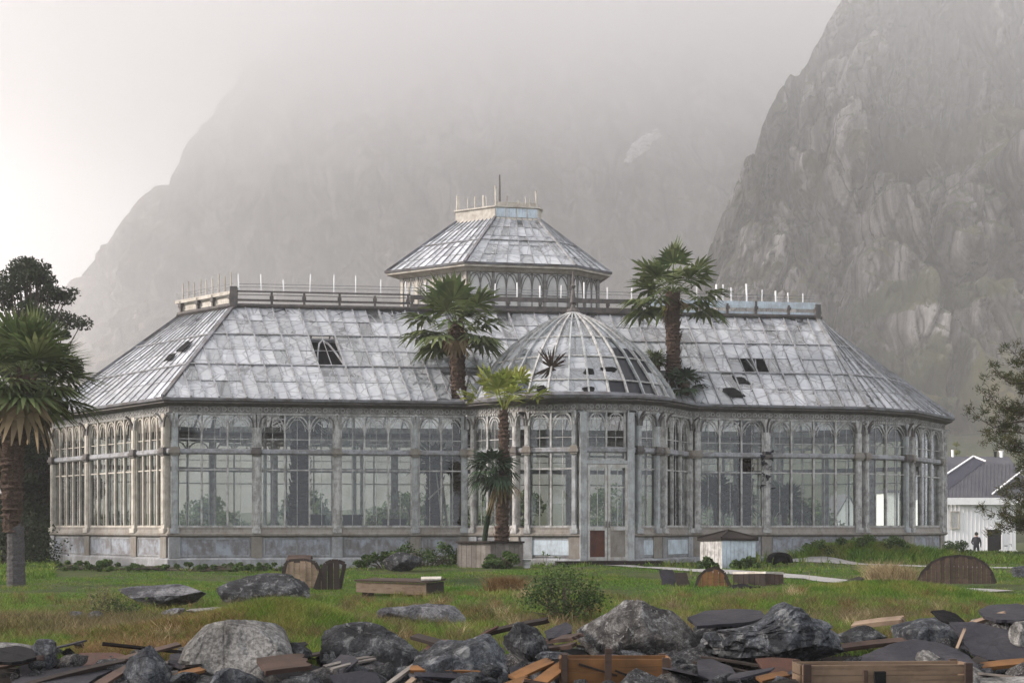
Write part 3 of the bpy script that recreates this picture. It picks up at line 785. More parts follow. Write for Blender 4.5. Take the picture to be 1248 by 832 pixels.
def facet(E0, E1, T0, T1, ze, zt, parent, pitch=1.0, rows=6, lean=None, gm='roof_glass', bar='white_iron', purl=(1/3., 2/3.), bw=.055, detail=True, curve=None):
    e0, e1, t0, t1 = (Vector((p[0], p[1], z)) for p, z in ((E0, ze), (E1, ze), (T0, zt), (T1, zt)))
    L = (e1 - e0).length; t = (e1 - e0) / L; q0 = (t0 - e0).dot(t); q1 = (t1 - e0).dot(t)
    lf = lambda v: q0 * v; rf = lambda v: L + (q1 - L) * v
    N = (t1 + t0 - e0 - e1).cross(t); N = N if N.z > 0 else -N; N.normalize()
    def pt(p, v, o=0.0):
        a, b = lf(v), rf(v); f = (p - a) / (b - a) if abs(b - a) > 1e-6 else 0
        return e0.lerp(t0, v).lerp(e1.lerp(t1, v), f) + N * o
    n = max(2, int(round(L / pitch)))
    if lean: lines = [(u, lean(u)) for u in [i * pitch for i in range(-12, n + 16)]]
    else: lines = [(L * i / n, q0 + (q1 - q0) * i / n) for i in range(n + 1)]
    gb = MB(); rb = MB()
    for i, (pb, ptp) in enumerate(lines):
        # rafter clipped to the facet
        seg = [(pb, 0.0), (ptp, 1.0)]
        lo, hi = 0.0, 1.0
        for (fa, fb) in ((pb - 0, ptp - q0), (L - pb, q1 - ptp)):
            if fa < -1e-6 and fb < -1e-6: lo, hi = 1, 0
            elif fa < -1e-6: lo = max(lo, fa / (fa - fb))
            elif fb < -1e-6: hi = min(hi, fa / (fa - fb))
        if hi - lo > .03:
            X = lambda v: pb + (ptp - pb) * v
            rb.beam(pt(X(lo), lo, .03), pt(X(hi), hi, .03), (bw if i % 2 == 0 or pitch > .8 else .024) if detail else .035, (.07 if i % 2 == 0 or pitch > .8 else .03) if detail else .03, up=N)
            if detail and (i % 2 == 0 or pitch > .8): rb.beam(pt(X(lo), lo, -.10), pt(X(hi), hi, -.10), .05, .12, up=N)
    for (a, b) in zip(lines[:-1], lines[1:]):
        for r in range(rows):
            v0, v1 = r / rows, (r + 1) / rows
            poly = [(a[0] + (a[1] - a[0]) * v0, v0), (b[0] + (b[1] - b[0]) * v0, v0), (b[0] + (b[1] - b[0]) * v1, v1), (a[0] + (a[1] - a[0]) * v1, v1)]
            poly = clip(poly, lambda p: p[0] - lf(p[1])); 
            if len(poly) > 2: poly = clip(poly, lambda p: rf(p[1]) - p[0])
            if len(poly) < 3: continue
            cp = sum(p[0] for p in poly) / len(poly); cv = sum(p[1] for p in poly) / len(poly)
            c = pt(cp, cv); sx_, sy_ = P2(c)
            if ze < 7 and (math.hypot(c.x - xd(562, 46.2), (c.y - 46.3)) < .78 or math.hypot(c.x - xd(820, 48), c.y - 48.1) < .75): continue
            if ze < 7 and (abs(sx_ - 398) < 14 and abs(sy_ - 427) < 11 or abs(sx_ - 915) < 17 and abs(sy_ - 446) < 10): continue
            o = random.uniform(-.004, .02); tl = random.uniform(-.02, .02); tu = random.uniform(-.012, .012)
            gb.quad(*[pt(p[0], p[1], o + tl * (p[1] - cv) * rows + tu * (p[0] - cp)) for p in poly])
    for v in purl:
        rb.beam(pt(lf(v), v, .035), pt(rf(v), v, .035), .07, .05, up=N)
        if detail: rb.beam(pt(lf(v), v, -.2), pt(rf(v), v, -.2), .10, .12, up=N)
    for r in range(1, rows):
        v = r / rows; rb.beam(pt(lf(v), v, .012), pt(rf(v), v, .012), .022, .018, up=N)
    if detail == 2:
        # curved wind-braces under the slope: the scallops that show through the glass
        for i, (pb, ptp) in enumerate(lines[:-2:2]):
            pb2, pt2 = lines[2 * i + 2]
            for v0, v1 in ((.02, .30), (.36, .63), (.69, .96)):
                pr = None
                for k in range(7):
                    u = k / 6; vv = v0 + (v1 - v0) * math.sin(u * math.pi)
                    x = (pb + (ptp - pb) * vv) * (1 - u) + (pb2 + (pt2 - pb2) * vv) * u
                    if x < lf(vv) or x > rf(vv): pr = None; continue
                    q = pt(x, vv, -.05)
                    if pr is not None: rb.beam(pr, q, .055, .05, up=N)
                    pr = q
    rb.build('glazing_bars', bar, parent); gl = gb.build('roof_pane', gm, parent, vary=True)
    return pt, N, gl
def hips(ES, TS, ze, zt, parent, r=.075, m='gutter_iron', idx=None):
    n = len(ES)
    for i in (idx if idx is not None else range(n)):
        mb = MB(); mb.beam((ES[i][0], ES[i][1], ze + .06), (TS[i][0], TS[i][1], zt + .05), r * 2, .10)
        mb.build('hip_rib', m if i in (0, 5, 8) else 'bar_iron', parent)
roof_root = MB(); 
roof_root.sweep(EAVE, [(-.30, ZE - .04), (.02, ZE - .04), (.05, ZE + .01), (-.24, ZE + .14)]); roof = roof_root.build('roof', 'gutter_iron', house)
nM = len(MAIN); holes3d = []
for i in range(nM):
    j = (i + 1) % nM
    lean = (lambda u: u * 1.09 - 3.84 + (Vector(PLAT[0]) - Vector(EAVE[0])).dot((Vector(EAVE[1]) - Vector(EAVE[0])).normalized())) if i == 0 else None
    pc = {0: .49, 8: .62, 1: .45, 2: .45, 3: .45}.get(i, .9)
    back = i in (4, 5, 6)
    r_ = facet(EAVE[i], EAVE[j], PLAT[i], PLAT[j], ZE + .03, ZP, roof, pitch=pc if i != 8 else .60, rows=6, lean=lean, detail=2 if i == 0 else (1 if i != 8 else 0), bar='bar_iron', gm='roof_glass_sunlit' if i == 8 else 'roof_glass')
    if i in (0, 8): holes3d.append((i, r_))
hips(EAVE, PLAT, ZE, ZP, roof)

# dark gaps where panes are gone, black fills painting in the unlit inside
bv = {}
for i, (pt, N, gl) in holes3d:
    for (hx, hy, hw, hh) in HOLES:
        if (i == 8) != (hx < 250): continue
        # intersect line of sight with the facet plane
        o = Vector((0, 0, ZC)); d = (at(hx, hy, 10) - o)
        base = pt(0.0 if i == 8 else 5.0, .0); k = (base - o).dot(N) / d.dot(N); c = o + d * k
        E0, E1 = Vector((*EAVE[i], 0)), Vector((*EAVE[(i + 1) % nM], 0)); tt = (E1 - E0).normalized(); up = N.cross(tt)
        if up.z < 0: up = -up
        scl = c.y / F; hwm = hw * scl / max(.35, abs(tt.x) ); 
        # metres per px up the slope as seen from the lawn
        hhm = hh * scl / (abs(up.z) - up.y * (c.z - ZC) / c.y) if True else 0
        rnd_ = random.Random(int(hx)); pts = []
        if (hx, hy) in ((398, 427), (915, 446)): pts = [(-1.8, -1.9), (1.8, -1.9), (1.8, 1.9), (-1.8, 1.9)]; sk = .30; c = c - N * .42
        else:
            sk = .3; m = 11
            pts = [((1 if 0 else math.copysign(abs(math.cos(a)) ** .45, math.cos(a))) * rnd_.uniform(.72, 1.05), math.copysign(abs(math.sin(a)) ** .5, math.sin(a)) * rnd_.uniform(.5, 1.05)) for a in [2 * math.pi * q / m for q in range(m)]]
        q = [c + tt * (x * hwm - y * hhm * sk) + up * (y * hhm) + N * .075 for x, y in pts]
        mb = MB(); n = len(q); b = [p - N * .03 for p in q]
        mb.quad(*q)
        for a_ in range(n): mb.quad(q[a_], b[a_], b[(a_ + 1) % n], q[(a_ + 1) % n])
        gp = mb.build('dark_gap_fill', 'black_sheet', roof)
        gp['label'] = 'black fill painted as the dark inside of a gap in the roof panes'
        em = MB()
        if False:
            for a_ in range(4): em.beam(q[a_] + N * .01, q[(a_ + 1) % 4] + N * .01, .05, .05, up=N)
            em.build('patch_edge', 'white_iron', gp)

# --- ridge platform with its railings
plat = MB(); plat.sweep(PLAT, [(-.5, ZP - .06), (.12, ZP - .06), (.20, ZP + .02), (.20, ZP + .10), (-.5, ZP + .10)])
plat.quad(*[(p[0], p[1], ZP + .06) for p in offset(PLAT, -.4)]); platform = plat.build('ridge_platform', 'dark_iron', house)
FW = Wall(PLAT[0], PLAT[1]); LW = Wall(PLAT[8], PLAT[0])
for W, a0, a1, kind in ((LW, 0, LW.L, 'cream'), (FW, 0, FW.s_of(500), 'open'), (FW, FW.s_of(500), FW.s_of(776), 'dark'), (FW, FW.s_of(776), FW.L - .02, 'blue'), (Wall(PLAT[1], PLAT[3]), 0, .8, 'blue')):
    mb = MB()
    if kind == 'cream':
        W.box(mb, a0 - .1, a1, .0, .05, ZP + .16, ZP + .36); W.box(mb, a0 - .25, a1, .04, .16, ZP + .48, ZP + .62)
        W.box(mb, a0, a1, -.05, .0, ZP + .36, ZP + .48); mb.build('parapet', 'cream_board', platform)
    elif kind == 'blue':
        W.box(mb, a0, a1, .08, .12, ZP + .36, ZP + .64); W.box(mb, a0, a1, .0, .06, ZP + .12, ZP + .22); mb.build('parapet', 'blue_board', platform)
    elif kind == 'dark':
        W.box(mb, a0, a1, .08, .14, ZP + .42, ZP + .60); W.box(mb, a0, a1, .04, .10, ZP + .12, ZP + .24); mb.build('parapet', 'dark_iron', platform)
    rm = MB()
    if kind == 'open':
        W.box(rm, a0, a1, .06, .11, ZP + .58, ZP + .64); W.box(rm, a0, a1, .06, .12, ZP + .22, ZP + .30); W.box(rm, a0, a1, .07, .10, ZP + .46, ZP + .485)
        rm.build('rail', 'dark_iron', platform)
    n = max(1, int((a1 - a0) / (1.2 if kind != 'cream' else .9)))
    for k in range(n + 1):
        a = a0 + (a1 - a0) * k / n + random.uniform(-.1, .1)
        pm = MB(); h = random.uniform(.5, .66)
        W.box(pm, a - .045, a + .045, .0, .16, ZP + .1, ZP + h); W.box(pm, a - .08, a + .08, .13, .20, ZP + .3, ZP + .42)
        pm.build('rail_post', 'dark_iron', platform)
# pickets: pale upright rods, some gone, some leaning
def picket(W, a, z0, h, w, o=.03, m='house_white', par=platform):
    pm = MB(); tx = random.uniform(-.03, .03)
    pm.tube([W.w(a, o, z0), W.w(a + tx, o, z0 + h)], w * .62, 7); pm.build('picket', m, par)
for k in range(9):
    picket(LW, LW.L * k / 8.6 + .1, ZP + .5, random.uniform(.72, .95), .055, m='cream_board')
k = 0
a = .2
while a < FW.L - .1:
    right = a > FW.s_of(930)
    picket(FW, a, ZP + .55, random.uniform(.55, .85) if not right else random.uniform(.35, .62) + (.15 if random.random() < .2 else 0), random.choice((.035, .045, .06)))
    a += (random.uniform(.85, 1.05) if a < FW.s_of(860) else random.uniform(.28, .7))
for W_, a0_, a1_ in ((FW, .2, FW.L - .1), (LW, .1, LW.L)):
    for zz_ in (.80, .92):
        mb = MB(); n_ = 24
        mb.tube([W_.w(a0_ + (a1_ - a0_) * k / n_, .03, ZP + zz_ + random.uniform(-.012, .012)) for k in range(n_ + 1)], .012, 5); mb.build('crest_wire', 'bar_iron', platform)
mb = MB(); FW.box(mb, -.14, .14, -.1, .22, ZP - .05, ZP + .78); mb.build('corner_post', 'dark_iron', platform)
mb = MB(); FW.box(mb, FW.L - .1, FW.L + .12, -.1, .22, ZP - .1, ZP + .55); mb.build('corner_post', 'dark_iron', platform)

# --- lantern tower
LN = [(xd(569.5, 52.3), 52.3), (xd(695, 53.0), 53.0), (xd(729, 54.2), 54.2), (3.2, 56.9), (-3.4, 56.9), (xd(489, 54.0), 54.0)]
ZL0, ZL1 = ZP + .08, 12.46
lm = MB(); lm.sweep(LN, [(-.15, ZL0), (.05, ZL0), (.08, ZL0 + .35), (-.15, ZL0 + .35)]); lantern = lm.build('lantern', 'white_iron', house)
lm = MB(); lm.sweep(LN, [(-.1, ZL1 - .10), (.12, ZL1 - .10), (.30, ZL1 + .02), (.48, ZL1 + .03), (.50, ZL1 + .12), (-.1, ZL1 + .12)]); lm.build('lantern_cornice', 'cream_board', lantern)
lm = MB(); lm.sweep(LN, [(.40, ZL1 + .121), (.54, ZL1 + .121), (.56, ZL1 + .21), (.40, ZL1 + .21)]); lm.build('lantern_gutter', 'gutter_iron', lantern)
for i in range(6):
    W = Wall(LN[i], LN[(i + 1) % 6]); n = {0: 4, 1: 2, 2: 2, 3: 5, 4: 3, 5: 4}[i]
    fr = MB(); gb = MB(); iron = 'cream_board' if i == 5 else 'frieze_iron'
    st = W.L / n; zb, zt = ZL0 + .35, ZL1 - .10
    for k in range(n + 1):
        a = min(max(k * st, .07), W.L - .07); W.box(fr, a - .06, a + .06, -.06, .07, zb, zt)
        if k < n:
            A0, A1 = k * st + .07, (k + 1) * st - .07; m_ = (A0 + A1) / 2
            W.box(fr, m_ - .025, m_ + .025, -.03, .04, zb, zt)
            W.box(fr, A0, A1, -.02, .02, zb + .55, zb + .60)
            pointed(fr, W, A0, m_, zb + .85, zt - .05, .02, .055, .05, 5); pointed(fr, W, m_, A1, zb + .85, zt - .05, .02, .055, .05, 5)
            pointed(fr, W, A0, A1, zb + .3, zt - .05, .015, .04, .04, 7)
            gb.quad(W.w(A0, -.01, zb), W.w(A1, -.01, zb), W.w(A1, -.01, zt), W.w(A0, -.01, zt))
    f_ = fr.build('lantern_frame', iron, lantern); gb.build('lantern_glazing', 'lantern_glass', lantern, vary=True)
LE = [tuple(p) for p in offset(LN, .50)]
TB = [(xd(603.5, 55.0), 55.0), (xd(655, 55.3), 55.3), (1.3, 55.6), (1.2, 56.4), (-2.4, 56.6), (xd(556, 55.9), 55.9)]
ZT0, ZT1 = 15.30, 15.84
for i in range(6):
    j = (i + 1) % 6
    ln0 = (lambda u: u * .62 + .0) if i == 0 else None
    facet(LE[i], LE[j], TB[i], TB[j], ZL1 + .16, ZT0, lantern, pitch=.62 if i != 5 else .42, rows=5, gm='roof_glass_sunlit' if i == 5 else 'roof_glass', bar='bar_iron', bw=.045, purl=(.5,), detail=0)
hips(LE, TB, ZL1 + .14, ZT0, lantern, .06, idx=[0, 1, 2, 3, 4, 5])
tb = MB(); tb.sweep(TB, [(-.3, ZT0 - .1), (.10, ZT0 - .1), (.06, ZT0), (.03, ZT0 + .03), (.03, ZT1 - .08), (.10, ZT1 - .06), (.10, ZT1), (-.3, ZT1)])
tb.quad(*[(p[0], p[1], ZT1 - .02) for p in offset(TB, -.25)]); top = tb.build('lantern_crest', 'cream_board', house)
W = Wall(TB[0], TB[1]); mb = MB(); W.box(mb, .02, W.L - .02, .032, .05, ZT0 + .05, ZT1 - .10); mb.build('crest_board', 'blue_board', top)
mb = MB()
for k in range(5): W.box(mb, W.L * k / 4 - .02, W.L * k / 4 + .02, .052, .062, ZT0 + .04, ZT1 - .09)
mb.build('crest_batten', 'cream_board', top)
for (W, fs) in ((W, ((.02, 1.45, .10), (.28, .75, .09), (.55, .45, .12), (.72, .7, .07), (.82, .55, .10), (.98, 1.2, .10))), (Wall(TB[5], TB[0]), ((.02, 1.1, .12), (.08, .95, .05), (.3, .8, .06), (.48, .85, .08), (.70, .85, .12), (.78, .8, .05)))):
    for (f_, h, w_) in fs:
        pm = MB(); a = W.L * f_; pm.tube([W.w(a, -.02, ZT1 - .05), W.w(a + random.uniform(-.03, .03), -.02, ZT1 + h * .62)], w_ * .45, 7); pm.build('picket', 'cream_board', top)
W = Wall(TB[0], TB[1]); mb = MB(); W.box(mb, 0, W.L, -.3, -.26, ZT1 - .02, ZT1 + .26); mb.build('crest_screen', 'cream_board', top)
mb = MB(); mb.tube([at(609, 251, 56), at(609, 213, 56)], [.055, .03], 6); mb.build('mast', 'dark_iron', top)

# --- the bay's dome
DC = Vector((2.33, 47.0)); DR = 3.93; DZ = 6.20
prof = [(1.0, 0.0), (.985, .10), (.925, .55), (.83, 1.08), (.72, 1.65), (.59, 2.15), (.445, 2.6), (.31, 2.94), (.165, 3.22), (.035, 3.45)]
def dp(th, k, o=0.0):
    i = min(int(k), len(prof) - 2); f = k - i; r = (prof[i][0] * (1 - f) + prof[i + 1][0] * f) * DR + o; z = prof[i][1] * (1 - f) + prof[i + 1][1] * f
    return Vector((DC.x + r * math.sin(th), DC.y - r * math.cos(th), DZ + z + o * .4))
mb = MB(); n = 48
circ = [(DC.x + DR * math.cos(2 * math.pi * k / n), DC.y + DR * math.sin(2 * math.pi * k / n)) for k in range(n)]
mb.sweep(circ, [(-.5, DZ - .17), (.08, DZ - .17), (.14, DZ - .06), (.08, DZ + .05), (-.12, DZ + .05)]); dome = mb.build('dome', 'gutter_iron', house)
mb = MB(); bayring = [B0, B1, B2, B3, B4, B5]
NR = 34
for k in range(NR):
    th = 2 * math.pi * (k + .5) / NR; rb = MB(); pts = [dp(th, i / 2, .03) for i in range(0, (len(prof) - 1) * 2 + 1)]
    for a, b in zip(pts[:-1], pts[1:]): rb.beam(a, b, .06, .09, up=(math.sin(th), -math.cos(th), .3))
    rb.build('dome_rib', 'white_iron' if k % 3 else 'blue_iron', dome)
for k in (1.9, 3.6, 5.2, 7.6):
    rb = MB(); pts = [dp(2 * math.pi * j / 48, k, .02) for j in range(49)]
    rb.tube(pts, .03, 5, cap=False); rb.build('dome_ring', 'white_iron', dome)
gb = MB(); blk = MB(); ks = [0, .95, 1.9, 2.75, 3.6, 4.4, 5.2, 6.4, 7.6, 9]
dome_black = {(1, 3), (1, 2)}
for j in range(NR):
    for a, b in zip(ks[:-1], ks[1:]):
        t0, t1 = 2 * math.pi * (j - .5) / NR, 2 * math.pi * (j + .5) / NR
        c = dp((t0 + t1) / 2, (a + b) / 2); px, py = P2(c)
        front = c.y < DC.y
        if front and 750 < px < 792 and 425 < py < 486:
            q = [dp(t0, a, -.02), dp(t1, a, -.02), dp(t1, b, -.02), dp(t0, b, -.02)]; blk.quad(*q); continue
        if front and random.random() < .03: continue
        m_ = (a + b) / 2; tm = (t0 + t1) / 2
        gb.quad(dp(t0, a), dp(t1, a), dp(t1, b), dp(t0, b))
gb.build('dome_pane', 'dome_glass', dome, vary=True); bo = blk.build('dark_gap_fill', 'dome_gap_dark', dome)  # dark fills painted in for the unlit inside of the dome
bo['label'] = 'two gaps at the right of the dome, their dark inside painted as flat fills'
rnd_ = random.Random(3)
for (hx, hy, hw, hh) in ((718, 453, 8, 5), (742, 450, 13, 3), (660, 474, 8, 5), (717, 475, 9, 4)):
    o = Vector((0, 0, ZC)); d = at(hx, hy, 1) - o; best = None
    for D in np.linspace(42.8, 46.9, 200):     # first crossing of the dome surface
        p = o + d * D; r = math.hypot(p.x - DC.x, p.y - DC.y); z = p.z - DZ
        rr = np.interp(z, [q[1] for q in prof], [q[0] * DR for q in prof])
        if r < rr and z > 0: best = p; break
    if best is None: continue
    out = Vector((best.x - DC.x, best.y - DC.y, 1.2)).normalized(); tt = Vector((0, 0, 1)).cross(out).normalized(); up = out.cross(tt)
    s_ = best.y / F; m = 9; q = [best + out * .05 + tt * math.copysign(abs(math.cos(a)) ** .5, math.cos(a)) * hw * s_ * rnd_.uniform(.6, 1) + up * math.sin(a) * hh * 1.2 * s_ * rnd_.uniform(.6, 1) for a in [2 * math.pi * i / m for i in range(m)]]
    mb = MB(); mb.quad(*q); b = [p - out * .03 for p in q]
    for a_ in range(m): mb.quad(q[a_], b[a_], b[(a_ + 1) % m], q[(a_ + 1) % m])
    mb.build('dark_gap_fill', 'black_sheet', dome)  # black fill painting the dim interior of a dome gap
fm = MB(); top_ = Vector((DC.x, DC.y, DZ + 3.5))
fm.tube([top_, top_ + Vector((0, 0, .10)), top_ + Vector((0, 0, .16)), top_ + Vector((0, 0, .3)), top_ + Vector((0, 0, .36)), top_ + Vector((0, 0, .9)), top_ + Vector((0, 0, 1.0)), top_ + Vector((0, 0, 1.06)), top_ + Vector((0, 0, 1.55))], [.26, .22, .10, .07, .13, .05, .11, .05, .025], 10)
fm.build('finial', 'dark_iron', dome)
# flat roof ring between dome and the bay's gutter
mb = MB(); nb = 40
poly = [Vector(p) for p in offset([B0, B1, B2, B3, B4, B5], .3, closed=False)]
cen = DC
for k in range(len(poly) - 1):
    for s_ in range(6):
        a, b = poly[k].lerp(poly[k + 1], s_ / 6), poly[k].lerp(poly[k + 1], (s_ + 1) / 6)
        ia, ib = (cen + (a - cen).normalized() * 3.4), (cen + (b - cen).normalized() * 3.4)
        mb.quad((a.x, a.y, 6.055), (b.x, b.y, 6.055), (ib.x, ib.y, 6.09), (ia.x, ia.y, 6.09))
mb.build('bay_roof', 'gutter_iron', house)
# tie beams and inner posts seen through the glass
for (a, b) in (((-11.5, 48.5), (12.6, 51.6)), ((-11.8, 54.8), (11.6, 58.0))):
    mb = MB(); mb.beam((a[0], a[1], 5.35), (b[0], b[1], 5.35), .14, .22); mb.beam((a[0], a[1], 4.75), (b[0], b[1], 4.75), .08, .10)
    for k in range(30):
        p = Vector((*a, 0)).lerp(Vector((*b, 0)), k / 29); mb.beam((p.x, p.y, 4.75), (p.x, p.y, 5.35), .05, .05)
    mb.build('tie_beam', 'white_iron', house)
    for k in range(7):
        p = Vector(a).lerp(Vector(b), (k + .5) / 7); 
        if 1 and abs(p.x - 2.4) < 2.0 and a[1] < 50: continue
        mb = MB(); mb.tube([(p.x, p.y, .3), (p.x, p.y, 5.3 if a[1] > 50 else 6.6)], .07, 8)
        mb.build('inner_post', 'white_iron', house)
# hanging black debris on the column right of the bay
mb = MB(); W = Wall(B5, P3); a = W.s_of(933); rr = random.Random(5)
for k in range(26):
    z = 4.35 - k * .055 + rr.uniform(-.05, .05); c = W.w(a + rr.uniform(-.22, .22), .22, z)
    mb.quad(*[c + Vector((rr.uniform(-.14, .14), rr.uniform(-.06, .06), rr.uniform(-.13, .13))) for _ in range(4)])
tag(mb.build('rag', 'cloth_dark'), 'ragged black clump of torn netting hanging on the column between the right-hand windows', 'netting')
# ================================================================ plants
def leafquads(C, N, size, rng, aspect=.55, up=None):
    """C centres (n,3), returns verts (4n,3): leaf-shaped quads with random facing"""
    n = len(C)
    a = rng.normal(size=(n, 3)); a /= np.linalg.norm(a, axis=1, keepdims=True)
    b = rng.normal(size=(n, 3)); b -= (b * a).sum(1, keepdims=True) * a; b /= np.linalg.norm(b, axis=1, keepdims=True)
    s = (size * rng.uniform(.6, 1.3, n))[:, None]
    return np.stack([C - a * s * .5, C + b * s * aspect * .5, C + a * s * .5, C - b * s * aspect * .5], 1).reshape(-1, 3)
def blades(name, parent, mat, V, rng):
    n = len(V) // 4
    return raw(name, V, np.arange(n * 4).reshape(n, 4), mat, parent, vary=rng.uniform(0, 1, n))
def clump_cloud(centres, per, rad, rng, squash=.7):
    C = np.repeat(np.asarray(centres), per, axis=0); n = len(C)
    d = rng.normal(size=(n, 3)); d /= np.linalg.norm(d, axis=1, keepdims=True)
    r = rng.uniform(0, 1, n) ** .45
    R_ = np.repeat(np.asarray(rad), per) if hasattr(rad, '__len__') else rad
    return C + d * (r * R_)[:, None] * np.array([1, 1, squash])
def tree(name, base, H, cr, nclump, per, leaf, mat, label, cat='tree', group=None, trunk_r=.16, crown_z=(.35, 1.0), seed=1, shape='round', lean=(0, 0), clr=.55):
    rng = np.random.default_rng(seed); rr = random.Random(seed)
    root = empty(name, base, label, cat, group); b = Vector(base)
    # trunk and limbs
    tb = MB(); tip = b + Vector((lean[0], lean[1], H * .88)); pts = []
    for k in range(8):
        u = k / 7; pts.append(b.lerp(tip, u) + Vector((math.sin(u * 5 + seed) * .05 * H * .2, math.cos(u * 4) * .03 * H * .2, -.1 if k == 0 else 0)))
    tb.tube(pts, [trunk_r * (1 - .85 * k / 7) for k in range(8)], 8)
    tk = tb.build('trunk', 'tree_bark', root, smooth=True)
    cen = []; lb = MB()
    for k in range(nclump):
        u = rr.random()
        z = crown_z[0] + (crown_z[1] - crown_z[0]) * u
        if shape == 'round': prof_ = math.sin(math.pi * min(1, (u * .86 + .14))) ** .6
        elif shape == 'cone': prof_ = (1 - u) * .95 + .06
        else: prof_ = .55 + .45 * math.sin(u * 7 + seed)
        th = rr.uniform(0, 2 * math.pi); r = cr * prof_ * (rr.uniform(.35, 1.0))
        c = b + Vector((r * math.cos(th) + lean[0] * u, r * math.sin(th) + lean[1] * u, H * z))
        cen.append(c)
        q = pts[min(7, max(1, int(z * 6.2)))]; m = q.lerp(c, .5) + Vector((0, 0, -.06 * r))
        lb.tube([q, m, c], [trunk_r * .32, trunk_r * .2, trunk_r * .07], 4, cap=False)
    lb.build('branches', 'tree_bark', tk)
    rad = [clr * cr * rr.uniform(.20, .42) for _ in cen]
    C = clump_cloud([tuple(c) for c in cen], per, rad, rng)
    cr_o = blades('crown', root, mat, leafquads(C, None, leaf, rng), rng)
    return root

# --- fan palms
def fan(rng, V, base, d, up, R_, nseg=26, arc=R(250), petiole=.6, droop=.35, fold=.35, width=None):
    """one fan frond: petiole from base along d, then a half-opened fan with drooping tips; appends quads to V"""
    d = d.normalized(); side = d.cross(up)
    if side.length < .05: side = d.cross(Vector((1, .2, 0)))
    side.normalize(); nrm = side.cross(d).normalized()
    g_ = Vector((0, 0, -1))
    p = base; hub = base + d * petiole + g_ * droop * petiole * .25
    w = .022
    V.append([p - side * w * 1.3, p + side * w * 1.3, hub + side * w * .6, hub - side * w * .6])
    dd = (d + g_ * droop * .35).normalized(); nn = side.cross(dd).normalized()
    da = arc / nseg
    for i in range(nseg):
        a = -arc / 2 + (i + .5) * da
        L = R_ * (1 - .22 * (abs(a) / (arc / 2)) ** 2) * rng.uniform(.88, 1.08)
        u = (dd * math.cos(a) + side * math.sin(a) + nn * (.16 * math.cos(a * 1.3) + (fold * .22 if i % 2 else -fold * .22))).normalized()
        v = (side * math.cos(a) - dd * math.sin(a))
        wd = L * da * .46
        m = hub + u * L * .58; tipw = wd * .12
        t = hub + u * L * rng.uniform(.93, 1.0) + g_ * L * droop * rng.uniform(.25, .62)
        V.append([hub, m - v * wd, m + nn * wd * .1, m + v * wd])
        V.append([m - v * wd, t - v * tipw, t + v * tipw, m + v * wd])
def palm_crown(name, parent, c, R_, n, seed, mat='leaf_palm', petiole=.6, up0=.95, low=-.35, spread=1.0, nseg=26, droop=.35, bias=(0, 0)):
    rng = random.Random(seed); V = []
    for i in range(n):
        f = i / max(1, n - 1); el = math.asin(max(-1, min(1, up0 + (low - up0) * f ** .85 + rng.uniform(-.08, .08))))
        az = i * 2.399963 + rng.uniform(-.25, .25)
        d = Vector((math.cos(az) * math.cos(el) * spread + bias[0], math.sin(az) * math.cos(el) * spread + bias[1], math.sin(el)))
        fan(rng, V, c + Vector((0, 0, -.05 * f)), d, Vector((0, 0, 1)), R_ * rng.uniform(.85, 1.08), nseg, R(rng.uniform(190, 270)), petiole * R_ * rng.uniform(.8, 1.15), droop * (.5 + 1.0 * f))
    V = np.array([[tuple(p) for p in q] for q in V]).reshape(-1, 3)
    return blades(name, parent, mat, V, np.random.default_rng(seed))
def palm_trunk(parent, pts, rads, mat='palm_bark', rough=.35, seed=1, name='trunk'):
    pts = [Vector(p) for p in pts]; rr = random.Random(seed); L = []; RR = []
    for i in range(len(pts) - 1):
        seg = (pts[i + 1] - pts[i]).length; n = max(2, int(seg / .07))
        for k in range(n):
            u = k / n; L.append(pts[i].lerp(pts[i + 1], u)); RR.append((rads[i] * (1 - u) + rads[i + 1] * u) * (1 + rough * .25 * ((len(L) % 2) * 2 - 1) * rr.uniform(.3, 1)))
    L.append(pts[-1]); RR.append(rads[-1]); mb = MB(); mb.tube(L, RR, 12)
    mb.v = [tuple(Vector(v) + Vector((noise.noise(Vector(v) * 9), noise.noise(Vector(v) * 9 + Vector((9, 1, 3))), 0)) * rads[0] * .28 * rough * 2) for v in mb.v]
    tk = mb.build(name, mat, parent, smooth=False)
    # cut leaf bases standing off the stem
    if rough > .3:
        bb = MB()
        for i, (p, r) in enumerate(zip(L, RR)):
            for j in range(3):
                a = i * 1.3 + j * 2.09 + rr.uniform(-.3, .3); o = Vector((math.cos(a), math.sin(a), 0))
                q = p + o * r * .85; s_ = Vector((-o.y, o.x, 0)) * r * .32
                bb.quad(q - s_, q + s_, q + o * r * .35 + Vector((0, 0, r * .9)) + s_ * .4, q + o * r * .35 + Vector((0, 0, r * .9)) - s_ * .4)
        bb.build('leaf_bases', mat, tk)
    return tk
def palm(name, base, crown, R_, n, rads, seed, label, group='fan palms', mat='leaf_palm', skirt=0, bmat='palm_bark', cat='palm', **kw):
    root = empty(name, base, label, cat, group)
    b, c = Vector(base), Vector(crown); mid = b.lerp(c, .5) + Vector((.05, 0, 0))
    palm_trunk(root, [b + Vector((0, 0, -.15)), mid, c], [rads[0], rads[1], rads[2]], bmat, kw.pop('rough', .5), seed)
    palm_crown('crown', root, c, R_, n, seed, mat, **kw)
    if skirt:
        palm_crown('dead_fronds', root, c + Vector((0, 0, -.12)), R_ * .6, skirt, seed + 50, 'leaf_dead', petiole=.5, up0=-.55, low=-.95, droop=.7, nseg=14)
    return root

